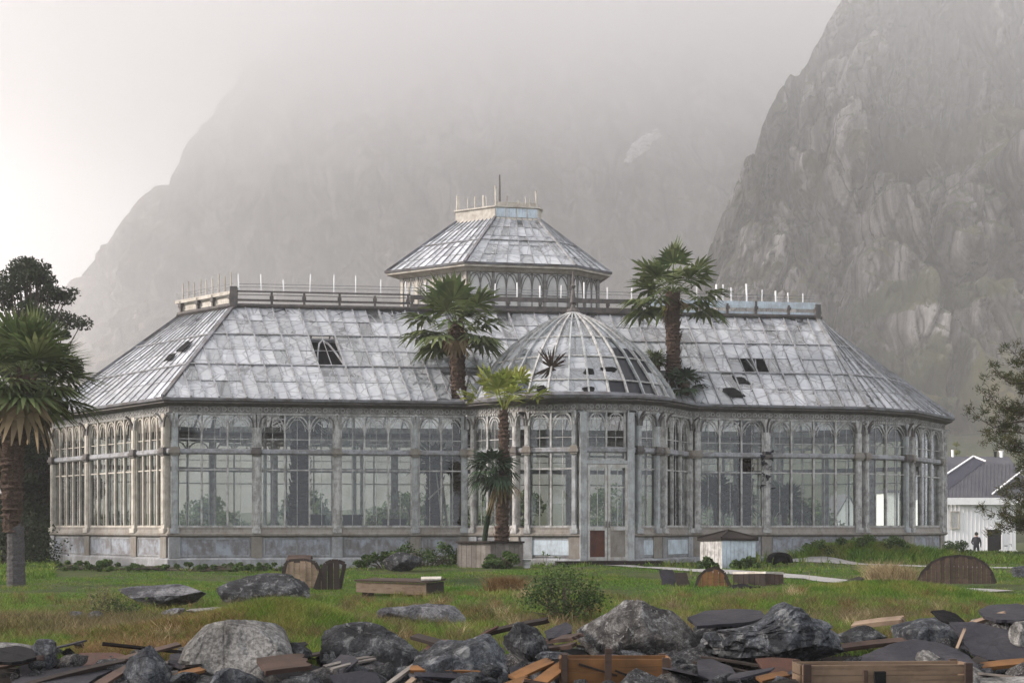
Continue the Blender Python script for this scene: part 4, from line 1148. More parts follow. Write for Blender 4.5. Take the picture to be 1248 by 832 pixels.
# 1 nearest palm at the left edge
bx = xd(20, 31.5); gb_ = g(bx, 31.5)
r1 = empty('palm_tree', (bx, 31.5, gb_), 'tall fan palm with grey lower trunk standing on the lawn left of the glasshouse', 'palm', 'fan palms')
tp = at(30, 462, 31.5)
palm_trunk(r1, [(bx, 31.5, gb_ - .15), tuple(at(19, 645, 31.5)), tuple(at(14, 640, 31.5))], [.235, .205, .20], 'palm_bark_grey', .12, 3)
palm_trunk(r1, [tuple(at(15, 648, 31.5)), tuple(at(14, 560, 31.5)), tuple(tp)], [.22, .27, .30], 'palm_bark', .45, 4, name='trunk_top')
palm_crown('crown', r1, tp, 1.12, 34, 11, 'leaf_palm', petiole=.9, up0=.98, low=-.38, droop=.3, nseg=34)
palm_crown('dead_fronds', r1, tp + Vector((0, 0, -.2)), .9, 4, 12, 'leaf_dead', petiole=.5, up0=-.4, low=-.9, droop=.8, nseg=16)
# 2 palm breaking through the roof left of the dome
D = 46.15
p = palm('palm_tree', (xd(562, 46.2), 46.2, .3), at(556, 393, D), 1.16, 23, (.26, .25, .27), 21, 'fan palm breaking through the glass roof just left of the dome, brown shaggy trunk', skirt=3, petiole=1.05, up0=.99, low=-.5, nseg=20)
# 3 palm through the roof right of the dome
p = palm('palm_tree', (xd(820, 47.9), 47.9, .3), at(820, 358, 48.0), 1.10, 23, (.29, .27, .27), 33, 'tallest fan palm rising through the roof between the dome and the right roof slope', skirt=2, petiole=1.1, up0=.99, low=-.3, nseg=20)
rf = palm_crown('orange_fruit_stalks', p, at(816, 372, 48.2), .35, 7, 5, 'leaf_palm_young', petiole=.4, up0=.2, low=-.6, nseg=7)
# 4 short palm heads at its foot
p = palm('palm_tree', (xd(838, 47.6), 47.6, .3), at(835, 466, 47.1), .55, 13, (.15, .14, .16), 41, 'short fan palm head spilling out of the roof at the right foot of the dome', mat='leaf_palm_dark', petiole=.8, up0=.95, low=-.5, nseg=18)
p = palm('palm_tree', (xd(797, 48.9), 48.9, .3), at(800, 440, 48.0), .5, 10, (.13, .12, .14), 43, 'small fan palm head half hidden behind the right shoulder of the dome', petiole=.4)
# 5 planter palms in front
PB = (xd(598, 41.8), 41.8)
p = palm('palm_tree', (xd(611, 41.9), 41.9, .8), at(614, 500, 41.9), .72, 14, (.24, .19, .15), 51, 'young yellow-green fan palm with long bare stalks in the wooden planter before the bay', mat='leaf_palm_young', petiole=1.6, up0=.99, low=.45, droop=.2, nseg=16)
r5 = empty('palm_tree', (xd(590, 41.6), 41.6, .8), 'dark drooping fan palm on a thin leaning stem in the wooden planter', 'palm', 'fan palms')
palm_trunk(r5, [(xd(589, 41.6), 41.6, .7), tuple(at(594, 630, 41.5)), tuple(at(604, 596, 41.4)), tuple(at(604, 568, 41.4))], [.10, .085, .075, .07], 'leaf_palm_dark', .15, 6)
palm_crown('crown', r5, at(601, 570, 41.3), .72, 13, 61, 'leaf_palm_dark', petiole=.6, up0=.95, low=-.55, droop=.6)
palm_crown('dead_fronds', r5, at(614, 584, 41.2), .75, 2, 62, 'leaf_dead', petiole=.2, up0=-.7, low=-.9, droop=.8, nseg=22)
# 6 spiky plant pressed against the dome glass from inside
def rosette(name, c, R_, n, seed, label, mat='leaf_palm_dark'):
    rng = random.Random(seed); V = []
    for i in range(n):
        a = rng.uniform(0, 2 * math.pi); e = rng.uniform(-.5, .9)
        d = Vector((math.cos(a) * math.cos(e), -abs(math.sin(a) * math.cos(e)) * .4, math.sin(a))).normalized(); L = R_ * rng.uniform(.6, 1.1)
        s_ = d.cross(Vector((0, 1, 0))).normalized() * .032; V.append([c - s_, c + s_, c + d * L * .6 + s_ * .8, c + d * L * .6 - s_ * .8]); V.append([c + d * L * .6 - s_ * .8, c + d * L * .6 + s_ * .8, c + d * L, c + d * L])
    V = np.array([[tuple(p) for p in q] for q in V]).reshape(-1, 3)
    o = blades(name, None, mat, V, np.random.default_rng(seed)); tag(o, label, 'plant'); return o
rosette('spiky_plant', at(672, 447, 43.75), .80, 40, 7, 'dark spiky star-shaped plant bursting through the front of the dome glass', 'leaf_brown')

# inside the house
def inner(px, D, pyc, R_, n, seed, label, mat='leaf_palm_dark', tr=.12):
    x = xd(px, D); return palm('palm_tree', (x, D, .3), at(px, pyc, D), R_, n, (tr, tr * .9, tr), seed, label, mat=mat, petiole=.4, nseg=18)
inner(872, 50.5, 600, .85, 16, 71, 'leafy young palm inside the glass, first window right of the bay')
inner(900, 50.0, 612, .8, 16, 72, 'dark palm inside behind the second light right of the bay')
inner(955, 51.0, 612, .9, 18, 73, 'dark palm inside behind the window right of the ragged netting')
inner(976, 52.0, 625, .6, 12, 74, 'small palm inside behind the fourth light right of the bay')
def bare_trunk(px, D, r0, r1, ztop, seed, label, mat='palm_bark'):
    x = xd(px, D); root = empty('palm_tree', (x, D, .3), label, 'palm', 'fan palms')
    palm_trunk(root, [(x, D, .2), (x + .1, D, ztop * .5), (x + .15, D, ztop)], [r0, (r0 + r1) / 2, r1], 'palm_bark_dark', .5, seed)
    palm_crown('crown', root, Vector((x + .15, D, ztop)), .9, 14, seed, 'leaf_palm_dark', petiole=.4, nseg=14); return root
bare_trunk(362, 46.9, .42, .30, 5.6, 81, 'stout dark palm trunk inside the second window from the left corner')
bare_trunk(905, 48.6, .30, .26, 6.0, 82, 'thick dark palm trunk inside to the left of the ragged netting')
bare_trunk(526, 47.2, .34, .3, 4.0, 83, 'broad brown palm stump inside the window next to the bay', 'palm_bark')
def bush(name, px, D, w, h, n, seed, label, mat='leaf_mid', leaf=.11, cat='bush', z=None, per=60, group=None, squash=.8):
    rng = np.random.default_rng(seed); x = xd(px, D); b = Vector((x, D, g(x, D) if z is None else z))
    root = empty(name, tuple(b), label, cat, group); cen = []; sb = MB()
    for k in range(n):
        u, v, q = rng.uniform(-1, 1), rng.uniform(-1, 1), rng.uniform(0, 1)
        f = math.sqrt(max(0, 1 - u * u * .9)); c = b + Vector((u * w / 2, v * w * .35, h * (.12 + .82 * q * f)))
        cen.append(tuple(c)); sb.tube([b + Vector((u * w * .12, v * w * .1, 0)), tuple((b + c) / 2 + Vector((0, 0, .05))), c], [.018, .012, .005], 4, cap=False)
    sb.build('stems', 'tree_bark', root)
    C = clump_cloud(cen, int(per * 1.5), min(w, h) * .30, rng, squash); C[:, 2] = np.maximum(C[:, 2], b.z + .02)
    blades('foliage', root, mat, leafquads(C, None, leaf, rng, .6), rng); return root
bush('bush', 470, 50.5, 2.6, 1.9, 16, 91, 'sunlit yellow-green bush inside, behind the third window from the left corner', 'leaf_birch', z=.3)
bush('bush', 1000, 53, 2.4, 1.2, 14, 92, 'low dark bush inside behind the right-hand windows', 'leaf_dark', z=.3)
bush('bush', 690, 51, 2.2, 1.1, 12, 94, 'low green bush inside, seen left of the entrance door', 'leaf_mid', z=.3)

# --- trees outside
def sp(px, D, top): return (xd(px, D), D, g(xd(px, D), D)), ZC + (HY - top) / F * D - g(xd(px, D), D)
b_, H_ = sp(34, 57, 318)
tree('broadleaf_tree', b_, H_, 3.6, 130, 190, .18, 'leaf_dark', 'tall dark broadleaf tree with ragged crown behind the left-edge palm', trunk_r=.24, crown_z=(.12, 1.0), seed=4, clr=.45)
b_, H_ = sp(16, 54, 440)
tree('broadleaf_tree', b_, H_, 2.6, 90, 300, .20, 'leaf_dark', 'low dense dark tree at the left edge, filling the gap between palm and glasshouse', trunk_r=.2, crown_z=(.02, 1.0), seed=9, clr=.8)
b_, H_ = sp(60, 57.5, 492)
tree('broadleaf_tree', b_, H_, 2.3, 80, 260, .20, 'leaf_dark', 'dense dark tree directly behind the left end wall of the glasshouse', trunk_r=.2, crown_z=(.02, 1.0), seed=19, clr=.8)
b_, H_ = sp(-60, 50, 400)
tree('broadleaf_tree', b_, H_, 3.0, 40, 170, .18, 'leaf_dark', 'dark broadleaf tree cut off by the left edge behind the palm', trunk_r=.2, crown_z=(.05, 1.0), seed=15, clr=.75)
bush('hedge', -2, 46, 3.6, 2.2, 70, 99, 'rough green hedge behind the trunk of the left-edge palm', 'leaf_dark', cat='hedge')
for i in range(8):
    px = 90 + i * 128 + (i * 37 % 43); D = 66 + (i * 5) % 9; b_, H_ = sp(px, D, 584 + (i * 29) % 34)
    tree('garden_tree', b_, H_, 2.5, 34, 120, .24, 'leaf_mid', 'green garden tree behind the glasshouse, seen only through its windows', group='trees behind the glasshouse', seed=30 + i, crown_z=(.03, 1), clr=.85)
b_, H_ = sp(1167, 118, 522)
tree('birch_tree', b_, H_, 1.5, 16, 60, .22, 'leaf_birch', 'slim pale yellow-green tree behind the grey roof of the white house', trunk_r=.08, seed=44, shape='cone', crown_z=(.25, 1), clr=.9)

# --- pine at the right edge
rng = np.random.default_rng(77); rr = random.Random(77); D = 27.0
bx = xd(1272, D); root = empty('pine_tree', (bx, D, g(bx, D)), 'sparse pine with reaching tufted branches at the right edge of the lawn', 'tree'); ztop = ZC + (HY - 405) / F * D
tb = MB(); TP = [Vector((bx + .10 * math.sin(k), D, g(bx, D) - .1 + (ztop - g(bx, D)) * k / 7)) for k in range(8)]
tb.tube(TP, [.15 - .017 * k for k in range(8)], 9); tk = tb.build('trunk', 'tree_bark', root, smooth=True)
tips = [(1237, 437), (1218, 462), (1206, 489), (1192, 513), (1209, 520), (1230, 502), (1212, 541), (1236, 541), (1244, 470), (1213, 626), (1226, 606), (1240, 588), (1221, 640), (1243, 632), (1248, 566), (1258, 520), (1262, 610), (1280, 480), (1290, 540), (1300, 600), (1275, 450)]
cen = []; lb = MB()
for (px, py) in tips:
    dpt = D + rr.uniform(-.8, .8); c = at(px, py, dpt); q = Vector((bx, D, min(ztop - .2, c.z + rr.uniform(-.15, .25))))
    L = [q.lerp(c, u) + Vector((0, 0, -.12 * math.sin(u * 3.1) + .12 * math.sin(u * 9 + px)*u)) for u in (0, .25, .5, .75, 1)]
    lb.tube(L, [.035, .028, .02, .014, .006], 5, cap=False)
    for u in np.linspace(.45, 1, 5):
        p_ = L[min(4, int(u * 4))].lerp(L[min(4, int(u * 4) + 1)], (u * 4) % 1) if u < 1 else L[4]
        for _ in range(3):
            e_ = p_ + Vector((rr.uniform(-.26, .16), rr.uniform(-.25, .25), rr.uniform(-.08, .22))) * (.5 + .5 * u); lb.tube([p_, e_], [.008, .004], 3, cap=False); cen.append(e_)
lb.build('branches', 'tree_bark', tk)
n = len(cen) * 44; C = np.repeat(np.array([tuple(c) for c in cen]), 44, axis=0)
d = rng.normal(size=(n, 3)) * [1, 1, .8] + [-.25, 0, .45]; d /= np.linalg.norm(d, axis=1, keepdims=True)
C = C + rng.normal(size=(n, 3)) * [.055, .055, .05]; s_ = rng.normal(size=(n, 3)); s_ -= (s_ * d).sum(1, keepdims=True) * d; s_ /= np.linalg.norm(s_, axis=1, keepdims=True)
L_ = rng.uniform(.05, .10, n)[:, None]; wv = s_ * .0085
blades('crown', root, 'leaf_pine', np.stack([C - wv, C + wv, C + d * L_ + wv * .3, C + d * L_ - wv * .3], 1).reshape(-1, 3), rng)

# --- shrubs on the lawn
bush('shrub', 688, 19.6, 1.15, .86, 24, 101, 'bright green leafy shrub growing just behind the large speckled boulder', 'leaf_shrub', .048, 'shrub', per=80)
rng = random.Random(5)
def wiry(px, D, h, n, seed, label, mat='ivy', name='wild_plant', spread=.35, leaf=.035, flower=False):
    rng = np.random.default_rng(seed); x = xd(px, D); b = Vector((x, D, g(x, D))); root = empty(name, tuple(b), label, 'plant'); sb = MB(); cs = []
    for k in range(n):
        t = b + Vector((rng.uniform(-1, 1) * spread, rng.uniform(-1, 1) * spread, h * rng.uniform(.5, 1)))
        m = b.lerp(t, .5) + Vector((rng.uniform(-.05, .05), 0, .05)); s0 = b + Vector((rng.uniform(-.4, .4) * spread, rng.uniform(-.3, .3) * spread, 0)); sb.tube([s0, m, t], [.006, .005, .003], 3, cap=False)
        for u in np.linspace(.3, 1, 9): cs.append(tuple((m.lerp(t, u * 2 - 1) if u > .5 else s0.lerp(m, u * 2)) + Vector((rng.normal() * .03, rng.normal() * .03, rng.normal() * .02))))
    sb.build('stems', 'tree_bark', root); C = np.repeat(np.array(cs), 4, axis=0) + rng.normal(size=(len(cs) * 4, 3)) * .02
    blades('foliage', root, mat, leafquads(C, None, leaf, rng, .55), rng); return root
wiry(672, 19.9, 1.15, 9, 6, 'tall thin leafy stems rising above the left side of the shrub', 'leaf_mid', spread=.18, leaf=.05)
wiry(718, 19.7, .95, 8, 8, 'tall thin yellowing stems rising above the right side of the shrub', 'leaf_birch', spread=.16, leaf=.045)
wiry(122, 19.8, .62, 26, 9, 'wiry brownish wild plant growing between small stones on the left lawn', 'leaf_birch', spread=.45)
wiry(150, 19.4, .45, 18, 10, 'low grey-green wild plant left of the flat dark rock', 'ivy', spread=.5)
for (px, D, w_, h_, sd_, lab, mt) in (
    (520, 43.0, 2.6, .95, 111, 'dark green ivy bush against the plinth left of the planter', 'ivy'), (470, 43.2, 1.9, .6, 112, 'low trailing dark ivy mound under the third window from the left corner', 'ivy'),
    (612, 40.3, 1.2, .5, 113, 'leafy weeds growing against the front of the wooden planter', 'leaf_mid'), (862, 39.3, .5, .4, 114, 'small green weed at the left front corner of the cold frame', 'leaf_mid'),
    (908, 40.0, .9, .38, 115, 'pale green weeds at the right side of the cold frame', 'leaf_mid'), (1167, 46.5, .8, .8, 116, 'green bush at the right-hand corner of the glasshouse', 'leaf_mid'),
    (1050, 45.6, 3.6, .65, 117, 'low green weeds along the plinth below the last wide window', 'leaf_mid'), (230, 41.6, 5.0, .3, 118, 'low weeds along the foot of the left corner plinth', 'leaf_mid'), (120, 43.5, 5.2, .34, 119, 'weeds along the warm-lit left end wall', 'leaf_mid'),
    (330, 43.3, 4.5, .28, 120, 'thin line of weeds under the first front window', 'leaf_mid'), (1222, 55, 4.5, .25, 121, 'rank grass and weeds in front of the white house', 'leaf_mid')):
    bush('bush', px, D, w_, h_, 22 if w_ < 3 else 44, sd_, lab, mt, .10, per=80)
# ================================================================ rocks
def rock_mesh(seed, subdiv=4, planes=13, rough=.05, flat=0.0, cut=.55):
    import bmesh
    rr = random.Random(seed); bm = bmesh.new(); bmesh.ops.create_icosphere(bm, subdivisions=subdiv, radius=1)
    pl = []
    for _ in range(planes + 6):
        d = Vector((rr.gauss(0, 1), rr.gauss(0, 1), rr.gauss(0, 1) * .9)).normalized(); pl.append((d, rr.uniform(cut, .92)))
    off_ = Vector((seed * 1.7, seed * .3, seed))
    for v in bm.verts:
        d = v.co.normalized(); r = 1.15
        for n_, k in pl:
            c = n_.dot(d)
            if c > .05: r = min(r, k / c)
        r *= 1 + rough * noise.noise(d * 1.6 + off_) * 1.4 + rough * .8 * noise.noise(d * 4.5 + off_) + rough * .55 * noise.noise(d * 11 + off_) + rough * .3 * noise.noise(d * 25 + off_)
        q = noise.noise(d * 3 + off_ * 2); r -= rough * .9 * max(0, q - .25)
        v.co = d * r
    me = bpy.data.meshes.new('rock'); bm.to_mesh(me); bm.free()
    xs_ = [v.co.x for v in me.vertices]; ys_ = [v.co.y for v in me.vertices]; zs_ = [v.co.z for v in me.vertices]
    cx, cy_, cz = (max(xs_) + min(xs_)) / 2, (max(ys_) + min(ys_)) / 2, (max(zs_) + min(zs_)) / 2
    sx_, sy_, sz_ = (max(xs_) - min(xs_)) / 2, (max(ys_) - min(ys_)) / 2, (max(zs_) - min(zs_)) / 2
    for v in me.vertices: v.co = ((v.co.x - cx) / sx_, (v.co.y - cy_) / sy_, (v.co.z - cz) / sz_)
    return me
def rock(name, x0, x1, yt, yb, D, mat, seed, label, depth=.8, rot=0.0, cat='rock', group=None, subdiv=5, shape=None, **kw):
    """x0..x1, yt..yb: the rock's outline box in the photograph; D its distance; it is set on / in the ground"""
    me = rock_mesh(seed, subdiv, **kw); s_ = D / F
    if D < 15 and x1 - x0 > 60 and yb - yt > 30: yb = yb + (yb - yt) * (.06 if x1 - x0 > 170 else .30)      # bedded in the rubble
    w_ = (x1 - x0) * s_ / 2; h_ = (yb - yt) * s_ / 2; x = xd((x0 + x1) / 2, D); z = ZC + (HY - (yt + yb) / 2) * s_
    for v in me.vertices:
        c = v.co
        if shape: c = shape(c)
        v.co = (c[0] * w_, c[1] * w_ * depth, c[2] * h_)
    me.materials.append(M[mat]); me.polygons.foreach_set('use_smooth', [True] * len(me.polygons))
    try: me.set_sharp_from_angle(angle=R(16))
    except Exception: pass
    o = bpy.data.objects.new(name, me); COL.objects.link(o); o.location = (x, D, z); o.rotation_euler = (0, rot, 0)
    tag(o, label, cat, group); return o
def pyr(c):     # pyramid-like boulder with a broad foot
    k = 1 - .42 * max(0, c[2]) - .15 * max(0, c[2]) ** 2; return (c[0] * k + .05 * c[2], c[1] * k, c[2])
def pale(c): return (c[0] * (1 - .22 * max(0, c[2])) - .06 * c[2], c[1], c[2])
def block(c):
    f = lambda t, e: math.copysign(abs(t) ** e, t); return (f(c[0], .72), f(c[1], .72), f(c[2], .75))
def horn(c):    # low block whose right end rears up
    x, y, z = c; u = (x + 1) / 2
    top = .18 + .82 * math.exp(-((x - .28) / .36) ** 2) if x < .28 else .45 + .55 * math.exp(-((x - .28) / .55) ** 2)
    return (x, y, z * (top if z > 0 else 1.0) - (0 if z > 0 else 0))
def lean(c): return (c[0] * (1 - .35 * max(0, c[2])) - .28 * c[2], c[1], c[2])
RK = [
 (220, 368, 752, 834, 13.0, 'rock_pale', 3, 'large smooth pale grey boulder, biggest in the left half of the rubble', .75, pale, dict(rough=.03, planes=3, cut=.74)),
 (394, 512, 757, 816, 13.6, 'rock_dark', 12, 'blocky dark boulder flecked with white lichen, right of the pale smooth boulder', .7, block, dict(rough=.05)),
 (497, 622, 770, 846, 12.5, 'rock_blue', 17, 'blue-grey veined boulder behind the orange plank', .8, None, dict(rough=.06)),
 (612, 670, 757, 812, 13.3, 'rock_dark', 23, 'dark brown-grey rough boulder left of the large speckled pyramid boulder', .8, lean, dict(rough=.07)),
 (694, 854, 729, 806, 14.2, 'rock_speckled', 31, 'large pyramid-shaped boulder speckled with white lichen', .75, pyr, dict(rough=.045, planes=12)),
 (852, 1030, 722, 812, 13.3, 'rock_blue', 42, 'huge craggy grey boulder with a rearing hump, tallest in the rubble', .7, horn, dict(rough=.11, planes=20)),
 (838, 942, 749, 806, 14.5, 'rock_dark', 47, 'dark rock under the slate between the speckled pyramid boulder and the huge craggy one', .8, None, dict()),
 (1020, 1084, 761, 790, 15.0, 'rock_dark', 51, 'low dark angular rock below the tan timber', .8, pyr, dict()),
 (1090, 1172, 752, 792, 14.6, 'rock_blue', 55, 'squared dark-grey stone block speckled white, left of the leaning slate', .6, block, dict(rough=.035)),
 (1205, 1262, 752, 800, 14.2, 'rock_speckled', 58, 'pale rough boulder cut off by the right edge under the oval slate', .8, None, dict()),
 (1186, 1226, 750, 772, 14.6, 'rock_speckled', 59, 'small pale rock beneath the oval slate', .8, None, dict()),
 (148, 208, 786, 850, 11.9, 'rock_blue', 62, 'pointed leaning grey-blue rock left of the smooth pale boulder', .7, lean, dict()),
 (34, 70, 778, 818, 12.8, 'rock_blue', 66, 'upright grey stone with an orange weathered face at far left', .7, block, dict()),
 (-20, 48, 782, 803, 13.1, 'rock_pale', 68, 'flat light-grey stone slab at the left edge', .8, block, dict()),
 (246, 318, 812, 850, 11.6, 'rock_blue', 71, 'grey-blue rock at the bottom edge in front of the smooth pale boulder', .8, None, dict()),
 (345, 380, 782, 806, 13.2, 'rock_dark', 73, 'small dark rock between the smooth pale boulder and the lichen-flecked block', .8, None, dict()),
 (652, 702, 792, 812, 12.7, 'rock_blue', 74, 'small pale grey-blue rock left of the wooden crate post', .8, None, dict()),
 (1112, 1148, 792, 836, 12.6, 'rock_pale', 78, 'wedged grey stone between the dark sheet mound and the leaning slate', .8, None, dict()),
 (1140, 1215, 806, 846, 12.1, 'rock_pale', 79, 'light grey rock under the lower end of the leaning slate', .8, None, dict()),
 (1232, 1262, 756, 790, 13.4, 'rock_pale', 80, 'pale grey rock touching the right edge beside the leaning slate', .8, None, dict()),
 (140, 254, 712, 742, 23.0, 'rock_flat', 84, 'long low dark grey rock lying on the left lawn', .55, None, dict(rough=.04)),
 (266, 378, 698, 742, 25.0, 'rock_dark', 86, 'dark wedge-shaped rock on the lawn left of the planked wooden half-barrel', .6, lambda c: (c[0], c[1], c[2] * (1 - .35 * max(0, -c[0]))), dict(rough=.04)),
 (460, 570, 735, 772, 19.3, 'rock_flat', 88, 'long rounded grey rock in rough grass below the wooden trough', .6, None, dict(rough=.04)),
 (226, 296, 739, 751, 20.0, 'rock_pale', 90, 'flat pale stone lying in the grass above the smooth pale boulder', .7, None, dict()),
 (52, 88, 757, 773, 17.8, 'rock_flat', 92, 'small bluish stone, largest of the cluster on the left lawn', .8, None, dict()),
 (104, 126, 744, 762, 18.4, 'rock_flat', 93, 'small dark-blue stone at the right of the left lawn cluster', .8, None, dict()),
 (84, 104, 744, 760, 18.6, 'rock_flat', 94, 'small stone in the middle of the left lawn cluster', .8, None, dict()),
 (196, 226, 740, 752, 19.6, 'rock_flat', 95, 'small bluish stone left of the flat pale stone', .8, None, dict()),
 (352, 368, 746, 758, 16.9, 'rock_pale', 96, 'tiny whitish stone on the green hummock behind the pale boulder', .8, None, dict()),
 (465, 518, 672, 696, 40.0, 'rock_dark', 97, 'dark pointed rock at the foot of the ivy by the plinth', .6, pyr, dict()),
 (1234, 1270, 687, 707, 33.0, 'rock_blue', 98, 'dark blue-grey rock on the lawn at the right edge', .7, None, dict()),
]
for (x0, x1, yt, yb, D, m_, sd_, lab, dp_, shp, kw) in RK:
    big = (x1 - x0) > 90
    rock('boulder' if (x1 - x0) > 60 else 'rock', x0, x1, yt, yb, D, m_, sd_, lab, dp_, shape=shp, cat='boulder' if big else 'rock', subdiv=5 if big else 4, **kw)

# ================================================================ slabs, sheets, planks of the wreckage
def plate(name, pts, D0, D1, th, mat, label, cat, seed=1, bend=.0, parent=None, dz=0):
    """irregular sheet whose outline runs through photo points; back edge at distance D0, front edge at D1"""
    ys_ = [p[1] for p in pts]; ya, yb = min(ys_), max(ys_)
    xs_ = [p[0] for p in pts]; xa, xb = min(xs_), max(xs_); rr = random.Random(seed)
    O = []
    n = len(pts)
    for i in range(n):
        a, b = pts[i], pts[(i + 1) % n]
        for k in range(4):
            u = k / 4; O.append((a[0] + (b[0] - a[0]) * u + rr.uniform(-.7, .7), a[1] + (b[1] - a[1]) * u + rr.uniform(-.5, .5)))
    def P3(px, py):
        v = (py - ya) / max(1e-6, yb - ya); D = D0 + (D1 - D0) * v
        q = at(px, py, D); u = (px - xa) / (xb - xa) - .5; return q + Vector((0, 0, bend * math.sin(u * 7 + seed) * .02 + dz))
    top = [P3(*p) for p in O]; c = P3(sum(p[0] for p in O) / len(O), sum(p[1] for p in O) / len(O))
    N = Vector((0, 0, 0))
    for i in range(len(top)): N += (top[i] - c).cross(top[(i + 1) % len(top)] - c)
    N.normalize(); N = N if N.y < 0 or N.z > .3 else -N
    mb = MB(); b = [p - N * th for p in top]; m = len(top)
    mid = [c.lerp(p, .55) + N * rr.uniform(-.002, .003) for p in top]
    for i in range(m):
        j = (i + 1) % m
        mb.quad(mid[i], mid[j], top[j], top[i]); mb.quad(c + N * .006, mid[i], mid[j], mid[j]) if 0 else mb.quad(c + N * .006, mid[i], mid[j])
        mb.quad(top[i], top[j], b[j], b[i]); mb.quad(b[i], b[j], c - N * th)
    o = mb.build(name, mat, parent)
    if parent is None: tag(o, label, cat)
    return o
def plank(name, a, b, Da, Db, w_, th, mat, label, cat='plank', up=(0, -.4, 1), parent=None):
    pa, pb = at(*a, Da), at(*b, Db); root_len = (pb - pa).length; mb = MB()
    d = (pb - pa).normalized(); n = 6; sd_ = d.cross(Vector(up)).normalized(); u_ = sd_.cross(d)
    rr = random.Random(int(a[0] * 7 + a[1])); L = []
    # slightly bowed board with splintered ends, built along local x for the grain
    me = MB()
    for k in range(n + 1):
        u = k / n * root_len; bow = .012 * math.sin(k / n * 3.1) * root_len; L.append((u, bow))
    for (x0_, z0_), (x1_, z1_) in zip(L[:-1], L[1:]):
        me.hexa([(x0_, -w_ / 2, z0_ - th / 2), (x1_, -w_ / 2, z1_ - th / 2), (x1_, w_ / 2, z1_ - th / 2), (x0_, w_ / 2, z0_ - th / 2), (x0_, -w_ / 2, z0_ + th / 2), (x1_, -w_ / 2, z1_ + th / 2), (x1_, w_ / 2, z1_ + th / 2), (x0_, w_ / 2, z0_ + th / 2)])
    for k in range(3):
        y0 = -w_ / 2 + w_ * k / 3; me.hexa([(root_len, y0, L[-1][1] - th / 2), (root_len + rr.uniform(.01, .06), y0 + w_ * .1, L[-1][1] - th / 2), (root_len + rr.uniform(.01, .06), y0 + w_ * .25, L[-1][1] - th / 2), (root_len, y0 + w_ / 3, L[-1][1] - th / 2),
              (root_len, y0, L[-1][1] + th / 2), (root_len + rr.uniform(.01, .05), y0 + w_ * .1, L[-1][1] + th / 2), (root_len + rr.uniform(.01, .05), y0 + w_ * .25, L[-1][1] + th / 2), (root_len, y0 + w_ / 3, L[-1][1] + th / 2)])
    o = me.build(name, mat); mw = Matrix((( d.x, sd_.x, u_.x, pa.x), (d.y, sd_.y, u_.y, pa.y), (d.z, sd_.z, u_.z, pa.z), (0, 0, 0, 1))); o.matrix_world = mw
    o.parent = parent
    if parent is not None: o.matrix_world = mw
    else: tag(o, label, cat)
    return o
S = 'slate'
plate('slate_slab', [(1045, 812), (1052, 798), (1085, 784), (1115, 778), (1150, 784), (1180, 798), (1192, 812), (1196, 832), (1050, 834)], 13.2, 11.9, .03, S, 'wide dark slate mound-shaped sheet behind the bottom-right crate', 'slate')
plate('slate_slab', [(1157, 758), (1185, 757), (1225, 766), (1252, 772), (1262, 800), (1236, 808), (1205, 803), (1185, 796), (1170, 775)], 14.0, 12.9, .03, S, 'large dark slate leaning down to the right, beside the squared block', 'slate', 4)
plate('slate_slab', [(1193, 742), (1205, 737), (1240, 735), (1265, 739), (1262, 750), (1240, 756), (1215, 754), (1198, 750)], 15.2, 13.8, .035, S, 'oval dark slate lying on pale rocks at the right edge', 'slate', 5)
plate('slate_slab', [(1134, 744), (1150, 742), (1165, 747), (1178, 759), (1160, 759), (1148, 756)], 14.7, 14.5, .02, 'black_sheet', 'black curved shard standing above the squared block', 'sheet', 6)
plate('slate_slab', [(838, 752), (860, 744), (900, 741), (928, 744), (935, 751), (915, 757), (880, 760), (850, 762)], 14.9, 13.7, .035, S, 'dark slate bridging the speckled pyramid boulder and the huge craggy boulder', 'slate', 7)
plate('slate_slab', [(850, 804), (868, 802), (892, 812), (908, 836), (862, 838), (850, 820)], 12.4, 11.6, .03, S, 'smooth blue-grey slate at the bottom edge below the huge craggy boulder', 'slate', 8)
plate('slate_slab', [(706, 798), (750, 800), (790, 806), (826, 812), (818, 820), (780, 812), (740, 806), (712, 804)], 13.0, 12.2, .015, S, 'thin bent grey sheet lying over the wooden crate by the post', 'sheet', 9, bend=1.5)
plate('rusty_sheet', [(70, 812), (74, 801), (100, 795), (135, 794), (152, 797), (156, 808), (140, 816), (90, 818)], 13.4, 12.6, .02, 'rust_sheet', 'rust-brown curved sheet in the left rubble', 'sheet', 10)
plate('black_sheet', [(306, 794), (335, 799), (400, 812), (455, 818), (458, 840), (375, 842), (340, 828), (318, 806)], 13.2, 11.6, .02, 'black_sheet', 'black sagging sheet with a rolled edge under the lichen-flecked block', 'sheet', 11, bend=1)
plate('slate_slab', [(10, 834), (30, 822), (80, 812), (120, 810), (142, 814), (118, 824), (100, 838)], 12.6, 11.5, .03, S, 'long dark slate with pale edge at bottom left', 'slate', 12)
plate('slate_slab', [(620, 812), (650, 806), (672, 806), (668, 818), (640, 822), (622, 820)], 12.8, 12.2, .025, S, 'small lilac-grey slate behind the splintered orange boards', 'slate', 13)
plate('slate_slab', [(664, 768), (690, 757), (697, 762), (697, 770), (680, 776), (668, 778)], 14.2, 13.6, .025, S, 'grey slate sliver left of the speckled pyramid boulder', 'slate', 14)
plate('white_ledge', [(1195, 826), (1230, 824), (1262, 824), (1262, 840), (1195, 840)], 11.7, 11.3, .04, 'rock_pale', 'pale stone slab at the bottom right edge', 'slab', 15)
plate('slate_slab', [(-8, 790), (20, 786), (40, 790), (45, 800), (20, 806), (-8, 806)], 12.7, 12.0, .03, 'black_sheet', 'black panel under the light-grey slab at the left edge', 'sheet', 16)
